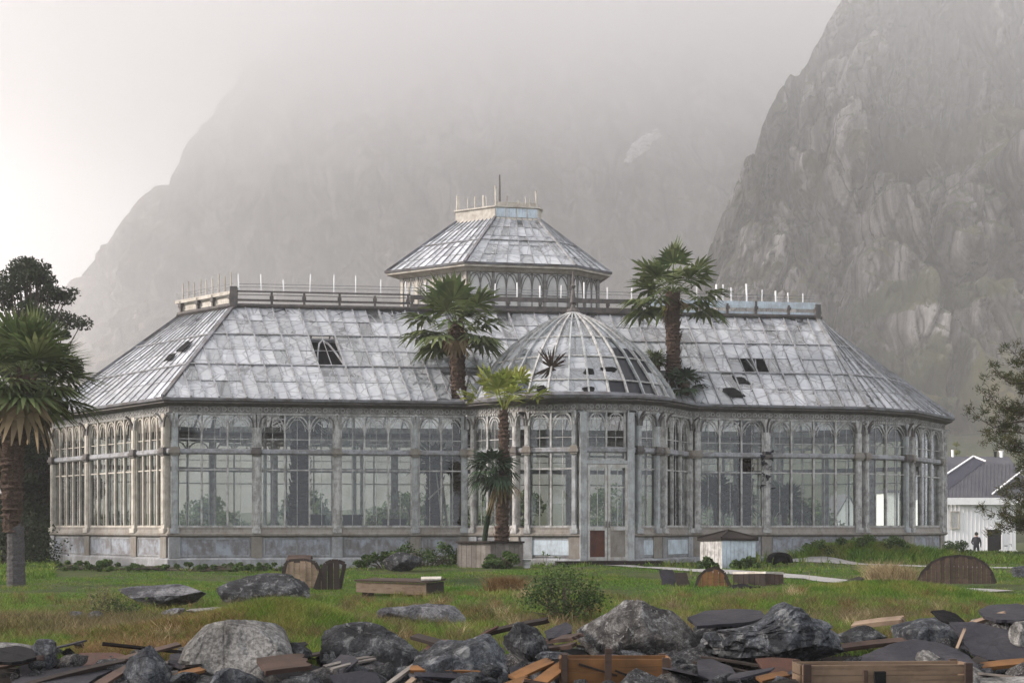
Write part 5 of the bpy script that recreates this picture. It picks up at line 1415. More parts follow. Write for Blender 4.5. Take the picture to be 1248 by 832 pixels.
plate('slate_slab', [(208, 796), (238, 795), (242, 806), (222, 812), (205, 806)], 13.2, 12.6, .03, S, 'small dark slate tucked against the left side of the smooth pale boulder', 'slate', 17)
W_ = [
 ((500, 815), (603, 818), 12.2, 12.2, .10, .035, 'orange_wood', 'orange varnished plank lying in front of the blue-grey veined boulder'),
 ((505, 822), (575, 826), 12.0, 12.1, .09, .02, 'slate', 'dark blue-grey board just under the orange plank'),
 ((470, 836), (545, 786), 11.8, 13.4, .05, .03, 'grey_wood', 'thin grey batten slanting up left of the orange plank'),
 ((492, 838), (540, 800), 11.7, 12.9, .06, .03, 'tan_wood', 'tan batten slanting beside the thin grey batten'),
 ((395, 812), (452, 800), 12.3, 12.8, .05, .02, 'grey_wood', 'pale split lath below the lichen-flecked block'),
 ((404, 815), (455, 803), 12.1, 12.6, .04, .02, 'grey_wood', 'second pale split lath, lower of the two below the lichen-flecked block'),
 ((1040, 762), (1098, 755), 16.0, 15.6, .16, .06, 'tan_wood', 'tan timber lying in the grass above the low dark rock'),
 ((625, 826), (668, 806), 11.9, 12.2, .13, .03, 'orange_wood', 'splintered orange board rising left of the crate'),
 ((650, 838), (684, 812), 11.7, 12.0, .14, .03, 'orange_wood', 'broad orange board end leaning against the crate'),
 ((612, 838), (640, 828), 11.6, 11.7, .10, .03, 'orange_wood', 'small orange board end at the bottom edge right of the blue-grey boulder'),
 ((660, 782), (702, 776), 13.9, 13.4, .20, .04, 'brown_wood', 'brown weathered board wedged left of the speckled pyramid boulder'),
 ((662, 792), (698, 786), 13.6, 13.2, .14, .04, 'brown_wood', 'lower brown board left of the speckled pyramid boulder'),
 ((845, 806), (980, 836), 12.8, 11.7, .03, .03, 'dark_wood', 'long black rod slanting down below the huge craggy boulder'),
 ((855, 800), (1000, 826), 12.9, 11.9, .025, .025, 'dark_wood', 'second long black rod, upper of the pair below the huge craggy boulder'),
 ((925, 828), (965, 820), 11.8, 12.0, .10, .03, 'orange_wood', 'short orange-brown board fragment left of the bottom-right crate'),
 ((1020, 790), (1100, 781), 13.7, 13.8, .10, .05, 'brown_wood', 'dark brown timber behind the slate mound'),
 ((1196, 812), (1262, 806), 12.8, 12.7, .12, .04, 'orange_wood', 'amber board under the leaning slate at the right edge'),
 ((1166, 790), (1175, 768), 13.4, 13.6, .03, .02, 'tan_wood', 'bright tan splinter standing before the squared block'),
 ((1183, 760), (1222, 748), 14.4, 14.4, .06, .04, 'tan_wood', 'tan stick propping the oval slate'),
 ((0, 812), (48, 802), 12.5, 12.6, .09, .03, 'brown_wood', 'brown plank under the black panel at the left edge'),
 ((22, 838), (150, 806), 11.6, 12.6, .07, .04, 'dark_wood', 'long black beam slanting over the long slate at bottom left'),
 ((118, 836), (160, 812), 11.5, 12.2, .12, .03, 'brown_wood', 'brown board with pale worn edge left of the pointed leaning rock'),
 ((206, 826), (244, 816), 12.0, 12.3, .10, .03, 'orange_wood', 'amber board in shadow left of the smooth pale boulder'),
 ((318, 812), (370, 806), 12.0, 12.2, .30, .05, 'brown_wood', 'broad brown board under the right end of the smooth pale boulder'),
 ((1005, 722), (1049, 705), 28.5, 29.5, .16, .07, 'dark_wood', 'black plank lying slanted on the lawn left of the dry straw tuft'),
 ((590, 772), (664, 756), 14.4, 14.2, .08, .05, 'dark_wood', 'dark rotten beam lying behind the blue-grey boulder'),
 ((505, 775), (560, 792), 14.2, 13.6, .12, .04, 'dark_wood', 'dark board sloping down right of the lichen-flecked block'),
 ((560, 790), (606, 764), 13.6, 14.4, .03, .03, 'rust_sheet', 'rusty rod lying against the back of the blue-grey boulder')]
for (a, b, Da, Db, w_, th, m_, lab) in W_: plank('plank', a, b, Da, Db, w_, th, m_, lab)

def crate(name, x0, x1, yt, D, depth, h, mat, label, post=None, open_=True, boards=2, rz=0.0, board_h=.12):
    """slatted wooden crate: front slats, ends, back"""
    xa, xb = xd(x0, D), xd(x1, D); zt = ZC + (HY - yt) / F * D; z0 = zt - h; cx = (xa + xb) / 2; w_ = (xb - xa) / 2
    root = empty(name, (cx, D, z0), label, 'crate'); WL[root.name] = Vector((0, 0, 0)); n = max(1, int(h / (board_h + .015)))
    for k in range(n):
        zz = h - (k + 1) * (board_h + .012)
        for nm, y in (('front_slat', 0), ('back_slat', depth)):
            mb = MB(); j = random.uniform(-.006, .006); mb.box(-w_ + j, w_ + j, y - .012, y + .012, zz, zz + board_h); mb.build(nm, mat, root)
        for x in (-w_, w_):
            mb = MB(); mb.box(x - .012, x + .012, .014, depth - .014, zz, zz + board_h); mb.build('end_slat', mat, root)
    for x in (-w_ + .04, w_ - .04):
        for y in (-.03, depth + .03):
            mb = MB(); mb.box(x - .035, x + .035, y - .016, y + .016, 0, h + .004); mb.build('corner_post', 'brown_wood', root)
    root.rotation_euler = (0, 0, rz); return root
c1 = crate('wooden_crate', 683, 816, 801, 11.9, .35, .42, 'orange_wood', 'broken amber-brown wooden crate with a tall post, bottom centre', rz=R(-2))
for (px, hh, wz) in ((741, .095, .032), (688, .04, .028)):
    mb = MB(); x = xd(px, 11.9) - c1.location.x; mb.box(x - wz, x + wz, -.085, -.03, 0, .42 + hh); mb.build('upright', 'brown_wood', c1)
for (pa, pb) in (((0, .3), (.45, .12)), ((-.35, .36), (.02, .25))):
    mb = MB(); mb.beam((pa[0], -.02, pa[1]), (pb[0], -.02, pb[1]), .012, .02); mb.build('split', 'dark_wood', c1)
c2 = crate('wooden_crate', 976, 1186, 808, 11.55, .30, .36, 'crate_wood', 'long weathered tan crate with a black catch at the bottom right', rz=R(3), board_h=.09)
mb = MB(); x = xd(1069, 11.6) - c2.location.x; mb.box(x - .052, x + .052, -.05, -.014, .05, .29); mb.box(x - .035, x + .035, -.056, -.05, .22, .26); mb.build('latch_plate', 'black_sheet', c2)
mb = MB(); x = xd(1052, 11.6) - c2.location.x; mb.box(x - .02, x + .02, -.03, -.013, .0, .30); mb.build('batten', 'brown_wood', c2)

# small scattered stones and scraps between the big pieces: individuals copied in a loop
protos = []
for k in range(7):
    me = rock_mesh(300 + k, 2, rough=.08); me.materials.append(M[['rock_dark', 'rock_blue', 'rock_speckled', 'rock_flat', 'rock_dark', 'rock_blue', 'rock_dark'][k]])
    me.set_sharp_from_angle(angle=R(30)) if hasattr(me, 'set_sharp_from_angle') else None
    protos.append(me)
def board_mesh(k):
    mb = MB(); rr = random.Random(k); L = rr.uniform(.35, .7); w_ = rr.uniform(.04, .09)
    mb.hexa([(-L, -w_, 0), (L, -w_ * .8, 0), (L * rr.uniform(.9, 1.0), w_, 0), (-L * .97, w_, 0), (-L, -w_, .025), (L, -w_ * .8, .025), (L * .95, w_, .025), (-L * .97, w_, .025)])
    me = bpy.data.meshes.new('scrap_board'); me.from_pydata(mb.v, [], mb.f); me.materials.append(M[['dark_wood', 'brown_wood', 'grey_wood', 'dark_wood', 'dark_wood', 'brown_wood'][k % 6]]); return me
boards = [board_mesh(k) for k in range(6)]
rr = random.Random(12)
kinds = {0: 'small dark stone', 1: 'small bluish stone', 2: 'small speckled stone', 3: 'small grey stone', 4: 'small dark stone', 5: 'small bluish stone', 6: 'small dark stone'}
mids = []
for k in range(6):
    me = rock_mesh(400 + k, 3, rough=.09); me.materials.append(M[['rock_dark', 'rock_blue', 'rock_dark', 'rock_flat', 'rock_blue', 'rock_speckled'][k]]); me.set_sharp_from_angle(angle=R(20)); mids.append(me)
for i in range(64):
    D = rr.uniform(11.6, 14.4); px = rr.uniform(-40, 1290); x = xd(px, D); k = i % 6
    o = bpy.data.objects.new('rubble_rock', mids[k]); COL.objects.link(o); s_ = rr.uniform(.13, .27)
    o.scale = (s_ * rr.uniform(.9, 1.5), s_, s_ * rr.uniform(.5, .8)); o.location = (x, D, g(x, D) + s_ * .3); o.rotation_euler = (rr.uniform(-.4, .4), rr.uniform(-.4, .4), rr.uniform(0, 6.3))
    tag(o, ['mid-sized dark rock', 'mid-sized bluish rock', 'mid-sized dark rock', 'mid-sized grey rock', 'mid-sized bluish rock', 'mid-sized speckled rock'][k] + ' wedged in the rubble at the bottom', 'rock', 'mid-sized rocks filling the rubble')
for i in range(150):
    D = rr.uniform(11.3, 14.6); px = rr.uniform(-40, 1290); x = xd(px, D); z = g(x, D)
    pile = .10 + .12 * rr.random()
    o = bpy.data.objects.new('loose_stone', protos[i % 7]); COL.objects.link(o)
    s_ = rr.uniform(.05, .15); o.scale = (s_ * rr.uniform(.8, 1.4), s_, s_ * rr.uniform(.5, .8)); o.location = (x, D, z + s_ * .3 + pile * rr.random()); o.rotation_euler = (rr.uniform(-.4, .4), rr.uniform(-.4, .4), rr.uniform(0, 6.3))
    tag(o, kinds[i % 7] + ' lying among the rubble at the bottom', 'stone', 'loose stones filling the rubble')
for i in range(22):
    D = rr.uniform(11.4, 14.6); px = rr.uniform(-40, 1290); x = xd(px, D)
    k = i % 6; o = bpy.data.objects.new('scrap_board', boards[k]); COL.objects.link(o)
    o.location = (x, D, g(x, D) + rr.uniform(.05, .24)); o.rotation_euler = (rr.uniform(-.3, .3), rr.uniform(-.25, .25), rr.uniform(-.9, .9))
    tag(o, ['short blackened board', 'short brown board', 'short grey board', 'short blackened board', 'short blackened board', 'short brown board'][k] + ' strewn in the rubble at the bottom', 'board', 'scrap boards in the rubble')
slm = []
for k in range(4):
    mb = MB(); r2 = random.Random(60 + k); m = 9; o_ = [(math.cos(a) * r2.uniform(.16, .32), math.sin(a) * r2.uniform(.12, .24)) for a in [2 * math.pi * q / m for q in range(m)]]
    mb.quad(*[(x, y, .018) for x, y in o_]); mb.quad(*[(x, y, 0) for x, y in o_][::-1])
    for q in range(m): mb.quad((*o_[q], 0), (*o_[(q + 1) % m], 0), (*o_[(q + 1) % m], .018), (*o_[q], .018))
    me = bpy.data.meshes.new('slate_shard'); me.from_pydata(mb.v, [], mb.f); me.materials.append(M[['slate', 'black_sheet', 'slate', 'rust_sheet'][k]]); slm.append(me)
for i in range(34):
    D = rr.uniform(11.4, 14.5); px = rr.uniform(-40, 1290); x = xd(px, D); k = i % 4
    o = bpy.data.objects.new('slate_shard', slm[k]); COL.objects.link(o); o.location = (x, D, g(x, D) + rr.uniform(.06, .26)); o.rotation_euler = (rr.uniform(-.1, .7), rr.uniform(-.4, .4), rr.uniform(0, 6.3))
    tag(o, ['grey slate shard', 'black sheet shard', 'grey slate shard', 'rusty sheet shard'][k] + ' lying in the rubble at the bottom', 'shard', 'shards of slate and sheet in the rubble')

# ================================================================ wooden wreckage on the lawn
def stave_lid(name, pts_out, D, mat, n, th, label, cat, tilt=.2, edge='dark_wood'):
    """half-round lid or barrel side made of upright boards; pts_out: outline (photo px) from left to right over the top; bottom is straight"""
    x0, x1 = pts_out[0][0], pts_out[-1][0]; yb = (pts_out[0][1], pts_out[-1][1])
    root = empty(name, at((x0 + x1) / 2, max(yb), D), label, cat)
    for k in range(n):
        a, b = x0 + (x1 - x0) * k / n, x0 + (x1 - x0) * (k + 1) / n; g_ = (b - a) * .035
        ta, tb_ = interp(pts_out, a), interp(pts_out, b); za, zb = interp([(x0, yb[0]), (x1, yb[1])], a), interp([(x0, yb[0]), (x1, yb[1])], b)
        mb = MB(); o = .012 * ((k * 7) % 3)
        P = lambda px, py, dd: at(px, py, D + o + dd + (max(yb) - py) / F * D * tilt)
        mb.hexa([P(a + g_, za, 0), P(b - g_, zb, 0), P(b - g_, zb, th), P(a + g_, za, th), P(a + g_, ta, 0), P(b - g_, tb_, 0), P(b - g_, tb_, th), P(a + g_, ta, th)])
        mb.build('board', mat, root)
    mb = MB(); q = [at(p[0], p[1] - .6, D + th / 2 + (max(yb) - p[1]) / F * D * tilt) for p in pts_out]
    for a, b in zip(q[:-1], q[1:]): mb.beam(a, b, th * 1.3, .03, up=(0, -1, .2))
    mb.build('rim', edge, root); return root
stave_lid('barrel_end', [(1118, 711), (1124, 698), (1136, 686), (1150, 680), (1168, 678), (1186, 680), (1200, 687), (1208, 697), (1213, 711)], 30.0, 'brown_wood', 17, .06, 'big half-round lid of narrow brown planks standing on the right lawn', 'lid', .35)
mb = MB(); pts = [at(p[0], p[1], 30.1) for p in ((1138, 718), (1118, 711), (1213, 711), (1196, 718))]
pl = MB(); pl.quad(*pts); pl.quad(*[p + Vector((0, .05, 0)) for p in pts][::-1])
for i in range(4): pl.quad(pts[i], pts[i] + Vector((0, .05, 0)), pts[(i + 1) % 4] + Vector((0, .05, 0)), pts[(i + 1) % 4])
# barrel-like pieces on the left
stave_lid('planked_tub', [(344, 716), (347, 690), (352, 684), (370, 683), (384, 686), (392, 700), (394, 716)], 29.0, 'tan_wood', 7, .07, 'tan vertical-boarded half of a broken tub left of the trough', 'tub', .1)
stave_lid('planked_tub', [(384, 718), (391, 698), (397, 687), (404, 684), (412, 684), (420, 687), (414, 718)], 28.7, 'dark_wood', 4, .07, 'blackened boarded half of a broken tub beside the tan half', 'tub', .1)
plank('plank', (350, 681), (378, 681), 29.3, 29.3, .35, .06, 'brown_wood', 'short board laid across the top of the tan tub half')
stave_lid('planked_tub', [(848, 718), (852, 704), (860, 696), (872, 692), (882, 698), (890, 716)], 29.6, 'orange_wood', 6, .07, 'striped orange half-round of boards among the middle wreckage', 'tub', .25)
plate('slate_slab', [(804, 694), (820, 694), (824, 704), (822, 716), (808, 716)], 30.3, 30.0, .06, S, 'upright grey slab with a wavy edge, left end of the middle wreckage', 'slab', 31)
plate('slate_slab', [(823, 697), (836, 697), (842, 715), (826, 716)], 30.1, 29.9, .06, 'dark_wood', 'narrow upright grey-black slab right of the wavy slab', 'slab', 32)
plate('black_sheet', [(868, 722), (882, 716), (905, 712), (926, 712), (910, 718), (890, 724), (880, 728)], 29.2, 28.4, .04, 'black_sheet', 'crumpled black sheet in front of the striped orange boards', 'sheet', 33, bend=2)
def trough(label):
    D = 26.5; c = (at(432, 722, D)); root = empty('wooden_trough', (xd(486, D), D, g(xd(486, D), D)), label, 'trough')
    L_ = [(434, 709, 721), (519, 711, 725)]; R_ = [(519, 711, 725), (541, 708, 722)]
    for (nm, A, B, mt, Da, Db) in (('front_board', L_[0], L_[1], 'tan_wood', D, D - .35), ('end_board', R_[0], R_[1], 'dark_wood', D - .34, D + .9)):
        mb = MB(); q = [at(A[0], A[2], Da), at(B[0], B[2], Db), at(B[0], B[1], Db), at(A[0], A[1], Da)]; n_ = (q[1] - q[0]).cross(q[3] - q[0]).normalized() * .04
        mb.hexa([q[0], q[1], q[1] - n_, q[0] - n_, q[3], q[2], q[2] - n_, q[3] - n_]); mb.build(nm, mt, root)
    a, b, c_, d = at(432, 708, D - .02), at(520, 710.5, D - .4), at(543, 706.5, D + .95), at(456, 705.5, D + 1.3)
    mb = MB(); up = Vector((0, 0, .035)); mb.hexa([a, b, c_, d, a + up, b + up, c_ + up, d + up]); mb.build('top', 'brown_wood', root)
    a, b, c_, d = at(513, 709.3, D - .3), at(537, 708.5, D + .3), at(538, 705.6, D + .9), at(513, 706, D + .9); up = Vector((0, 0, .03))
    mb = MB(); q = [p + Vector((0, 0, .038)) for p in (a, b, c_, d)]; mb.hexa(q + [p + up for p in q]); mb.build('cover_board', 'cream_board', root)
    mb = MB(); x = xd(527, D); mb.box(x - .14, x + .14, D + .1, D + .35, g(x, D) - .1, ZC + (HY - 722) / F * D); mb.build('leg', 'dark_wood', root)
    mb = MB(); x = xd(446, D); mb.box(x - .12, x + .12, D + .3, D + .5, g(x, D) - .1, ZC + (HY - 720) / F * D); mb.build('leg', 'dark_wood', root)
trough('shallow tan wooden trough on a dark leg with a white board on its end')
def box_thing(name, x0, xm, x1, yt, yb, D, label, cat, m1, m2, boards=6, dd=1.0):
    """box seen over its corner: left face x0-xm, right face xm-x1"""
    root = empty(name, at(xm, yb, D), label, cat); A, B, C_ = at(x0, yb, D + dd), at(xm, yb, D), at(x1, yb, D + dd * .8); h = (yb - yt) / F * D
    back = A + C_ - B
    for (p, q, mt, nm) in ((A, B, m1, 'side_board'), (B, C_, m2, 'front_board'), (C_, back, m2, 'back_board'), (back, A, m1, 'side_board')):
        L_ = (q - p).length; n = max(1, int(L_ / .16)); t_ = (q - p) / L_; n_ = Vector((t_.y, -t_.x, 0)) * .03
        for k in range(n):
            a, b = p + t_ * (L_ * k / n + .006), p + t_ * (L_ * (k + 1) / n - .006); z0 = Vector((0, 0, -.3)); z1 = Vector((0, 0, h))
            mb = MB(); mb.hexa([a + z0, b + z0, b + z0 - n_, a + z0 - n_, a + z1, b + z1, b + z1 - n_, a + z1 - n_]); mb.build(nm, mt, root)
    return root, A, B, C_, back, h
r_, A, B, C_, K, h = box_thing('broken_box', 893, 933, 955, 699, 722, 29.6, 'dark broken box with an orange-stained right side among the middle wreckage', 'box', 'dark_wood', 'brown_wood', dd=.7)
mb = MB(); q = [p + Vector((0, 0, h + .01)) for p in (A, B, C_, K)]; mb.hexa(q + [p + Vector((0, 0, .05)) for p in q]); mb.build('lid', 'cream_board', r_)
r_, A, B, C_, K, h = box_thing('planter_box', 557, 598, 638, 661, 687, 41.2, 'grey wooden planter box with two palms, in front of the bay', 'planter', 'grey_wood', 'grey_wood', dd=.55)
mb = MB(); q = [p + Vector((0, 0, h - .12)) for p in (A, B, C_, K)]; mb.quad(*q); mb.build('soil', 'earth', r_)
for (p, q_) in ((A, B), (B, C_)):
    mb = MB(); o = (q_ - p).normalized(); n_ = Vector((o.y, -o.x, 0)); mb.beam(p + n_ * .03 + Vector((0, 0, h + .03)), q_ + n_ * .03 + Vector((0, 0, h + .03)), .14, .06); mb.build('rim_board', 'dark_wood', r_)
# cold frame with dark hipped roof
r_, A, B, C_, K, h = box_thing('cold_frame', 853, 880, 921, 658, 686, 40.3, 'small white boarded cold frame with a dark sagging pyramid roof by the plinth', 'cold frame', 'white_iron', 'blue_board', dd=.9)
ap = (A + C_) / 2 + Vector((0, 0, h + .33)); mb = MB(); ex = 1.10; cc = (A + B + C_ + K) / 4
q = [cc + (p - cc) * ex + Vector((0, 0, h)) for p in (A, B, C_, K)]; q2 = [p + Vector((0, 0, .07)) for p in q]; mb.hexa(q + q2)
for i in range(4): mb.quad(q2[i] + Vector((0, 0, .002)), q2[(i + 1) % 4] + Vector((0, 0, .002)), ap)
mb.build('roof', 'dark_wood', r_)
mb = MB()
for i in range(4): mb.beam(q2[i] + Vector((0, 0, .03)), ap + Vector((0, 0, .03)), .06, .05)
mb.build('roof_rib', 'dark_wood', r_)
# white bucket
D = 40.4; x = xd(642, D); z = g(x, D); mb = MB(); mb.tube([(x, D, z - .02), (x, D, z + .26), (x, D, z + .262), (x, D, z + .29)], [.105, .135, .15, .15], 16, cap=False)
mb.tube([(x, D, z + .285), (x, D, z + .1)], [.135, .12], 16, cap=True)
tag(mb.build('bucket', 'white_plastic', smooth=True), 'small white bucket standing at the right end of the planter', 'bucket')
# black arched hoop of sheeting near the right plinth
mb = MB(); D = 42.0; pts = []
for k in range(9):
    a = math.pi * k / 8; pts.append(at(950 - 13 * math.cos(a), 685 - 11 * math.sin(a) ** .7, D))
for a, b in zip(pts[:-1], pts[1:]): mb.beam(a, b, .5, .09, up=(0, 0, 1))
hp = mb.build('hoop_cover', 'black_sheet'); tag(hp, 'small black arched cover lying on the grass at the foot of the right plinth', 'cover')
mb = MB(); c = at(951, 684, 42.1); mb.tube([c + Vector((-.25, 0, -.1)), c + Vector((-.1, 0, .12)), c + Vector((.1, 0, .12)), c + Vector((.25, 0, -.1))], [.03, .16, .16, .03], 8); mb.build('liner', 'slate', hp)
# leaning timbers and black boxes inside the glasshouse
for (a, b, Da, Db, w_, m_, lab) in (((545, 640), (534, 548), 46.6, 46.9, .07, 'tan_wood', 'tall tan batten leaning inside the window next to the bay'), ((539, 640), (531, 570), 46.5, 46.9, .05, 'cream_board', 'pale batten leaning beside the tan one inside the glass'),
      ((522, 608), (541, 591), 46.7, 46.7, .09, 'cream_board', 'short white strip hanging slanted inside the window next to the bay')):
    plank('leaning_batten', a, b, Da, Db, w_, .03, m_, lab, 'batten')
for (x0, x1, yt, lab) in ((379, 394, 627, 'black seed tray crate inside the second front window'), (418, 439, 627, 'black crate on the sill inside the third front window, left'), (466, 494, 632, 'low black crate inside the third front window, right')):
    D = 46.4; xa, xb = xd(x0, D), xd(x1, D); zt = ZC + (HY - yt) / F * D; root = empty('black_crate', ((xa + xb) / 2, D + .2, .3), lab, 'crate')
    mb = MB(); mb.box(xa, xb, D, D + .03, .35, zt); mb.box(xa, xb, D + .5, D + .53, .35, zt); mb.box(xa, xa + .03, D + .03, D + .5, .35, zt); mb.box(xb - .03, xb, D + .03, D + .5, .35, zt); mb.box(xa + .03, xb - .03, D + .03, D + .5, .35, .38); mb.build('tub', 'black_sheet', root)
    mb = MB(); mb.box(xa - .03, xb + .03, D - .03, D, zt - .06, zt); mb.box(xa - .03, xb + .03, D + .53, D + .56, zt - .06, zt); mb.build('rim', 'black_sheet', root)

# ================================================================ white house, its neighbour, person, bicycle
HD = 92.0; gx0, gx1 = xd(1148, HD), xd(1330, HD); gz0 = g(33, HD) - .05
def hz(py, D=HD): return ZC + (HY - py) / F * D
hs = empty('white_house', ((gx0 + gx1) / 2, HD, gz0), 'low white boarded house with dark grey roof and black doorway at the right edge', 'house')
xe = xd(1238, HD); ez, rz_ = hz(607), hz(556, HD + 5)
mb = MB(); mb.box(gx0, xe, HD, HD + 9, gz0 - .5, ez); wl = mb.build('wall', 'house_white', hs)
bb = MB(); a = gx0 + .1
while a < xe - .05: bb.box(a, a + .035, HD - .022, HD - .001, gz0 - .3, ez - .45); a += .30
bb.build('board_battens', 'house_white', wl)
mb = MB(); xr = xd(1262, HD); EY = HD - .45
mb.quad((gx0 - .4, EY, ez + .02), (xr, EY, ez + .02), (xr, HD + 5, rz_), (gx0 - .4, HD + 5, rz_)); mb.quad((gx0 - .4, HD + 5, rz_), (xr, HD + 5, rz_), (xr, HD + 10, ez), (gx0 - .4, HD + 10, ez))
mb.quad((gx0, HD, ez), (gx0, HD + 5, rz_ - .05), (gx0, HD + 9, ez)); 
rf = mb.build('roof', 'house_roof', hs)
mb = MB(); mb.box(gx0 - .4, xr, EY - .06, EY, ez - .48, ez + .04); mb.build('eave_board', 'house_white', rf)
def rp(px, py, o=.05):
    """point of the front roof slope seen at a photo pixel"""
    o0 = Vector((0, 0, ZC)); d = at(px, py, 1) - o0; p0 = Vector((gx0, EY, ez + .02)); n_ = Vector((0, -(rz_ - ez), (HD + 5 - EY))).normalized(); k = (p0 - o0).dot(n_) / d.dot(n_); return o0 + d * k + n_ * o
mb = MB(); q = [rp(1150, 601), rp(1152, 580), rp(1186, 557.5), rp(1200, 563)]; mb.quad(*q); mb.build('dark_section', 'house_dark_roof', rf)
for (a, b) in (((1150, 581), (1186, 557)), ((1186, 557), (1201, 563)), ((1209, 603), (1250, 571))):
    mb = MB(); mb.beam(rp(*a, .1), rp(*b, .1), .10, .10, up=(0, -.5, 1)); mb.build('verge', 'house_white', rf)
rb = MB()
for k in range(26):
    px = 1150 + k * 4.6; a, b = rp(px, 606, .03), rp(px + 1.0, 565, .03); rb.beam(a, b, .05, .03, up=(0, -.5, 1))
rb.build('roof_seam', 'house_roof', rf)
for (px, y0, y1, m_, r2) in ((1161, 548, 560, 'house_white', .10), (1213, 550, 563, 'black_sheet', .11), (1220, 549, 556, 'house_white', .16)):
    c = at(px, y1 + 2, HD + 5); mb = MB(); mb.tube([c, at(px, (y0 * 3 + y1) / 4, HD + 5), at(px, y0, HD + 5)], [r2, r2, r2 * 1.25], 8); mb.build('chimney', m_, rf)
for (x0, x1, y0, y1, nm) in ((1159, 1168, 624, 643, 'window'), (1203, 1220, 645, 678, 'doorway')):
    xa, xb, za, zb = xd(x0, HD), xd(x1, HD), hz(y1), hz(y0)
    mb = MB(); f_ = .09
    mb.box(xa - f_, xa, HD - .09, HD - .02, za, zb); mb.box(xb, xb + f_, HD - .09, HD - .02, za, zb); mb.box(xa - f_, xb + f_, HD - .09, HD - .02, zb, zb + f_)
    if nm == 'window': mb.box(xa - f_, xb + f_, HD - .12, HD - .02, za - f_, za)
    fr = mb.build(nm, 'cream_board' if nm == 'window' else 'house_white', hs); mb = MB(); mb.box(xa, xb, HD - .03, HD - .015, za, zb); mb.build('pane' if nm == 'window' else 'dark_opening', 'lantern_glass' if nm == 'window' else 'black_sheet', fr)
# fence right of the house
mb = MB(); fn = empty('board_fence', (xd(1246, 89), 89, gz0), 'dark weathered board fence closing the yard right of the white house', 'fence')
for k in range(7):
    mb = MB(); x = xe + .12 + k * .3; mb.box(x, x + .27, 89, 89.05, gz0 - .3, hz(650, 89) - (k % 2) * .05); mb.build('board', 'dark_wood', fn)
mb = MB(); mb.box(xe + .1, xe + 2.2, 89.05, 89.1, gz0 + .5, gz0 + .62); mb.build('rail', 'dark_wood', fn)
# neighbour seen through the right-hand glass
nb = empty('white_cottage', (xd(1035, 104), 104, g(27, 104)), 'small white gabled cottage seen through the right-hand windows of the glasshouse', 'house')
xa, xb = xd(1020, 104), xd(1048, 104); z0 = g(27, 104) - .5; mb = MB(); mb.box(xa, xb, 104, 109, z0, hz(630, 104)); mb.quad((xa, 104, hz(630, 104)), (xb, 104, hz(630, 104)), ((xa + xb) / 2, 104, hz(604, 104))); mb.build('wall', 'house_white', nb)
xm = (xa + xb) / 2; mb = MB()
for s_ in (-1, 1):
    e_ = xm + s_ * ((xb - xa) / 2 + .25); a, b = Vector((e_, 103.8, hz(632, 104))), Vector((xm, 103.8, hz(603, 104))); t_ = Vector((0, 0, .12)); y = Vector((0, 5.6, 0)); mb.hexa([a, b, b + y, a + y, a + t_, b + t_, b + y + t_, a + y + t_])
mb.build('roof', 'house_roof', nb)
nb = empty('white_shed', (xd(1080, 98), 98, g(30, 98)), 'narrow white shed seen through the glass at the right corner', 'shed')
xa, xb = xd(1079, 98), xd(1096, 98); mb = MB(); mb.box(xa, xb, 98, 101, z0, hz(600, 98)); mb.build('wall', 'house_white', nb); mb = MB(); mb.box(xa - .2, xb + .2, 97.8, 101.2, hz(600, 98), hz(597, 98)); mb.build('roof', 'house_roof', nb)

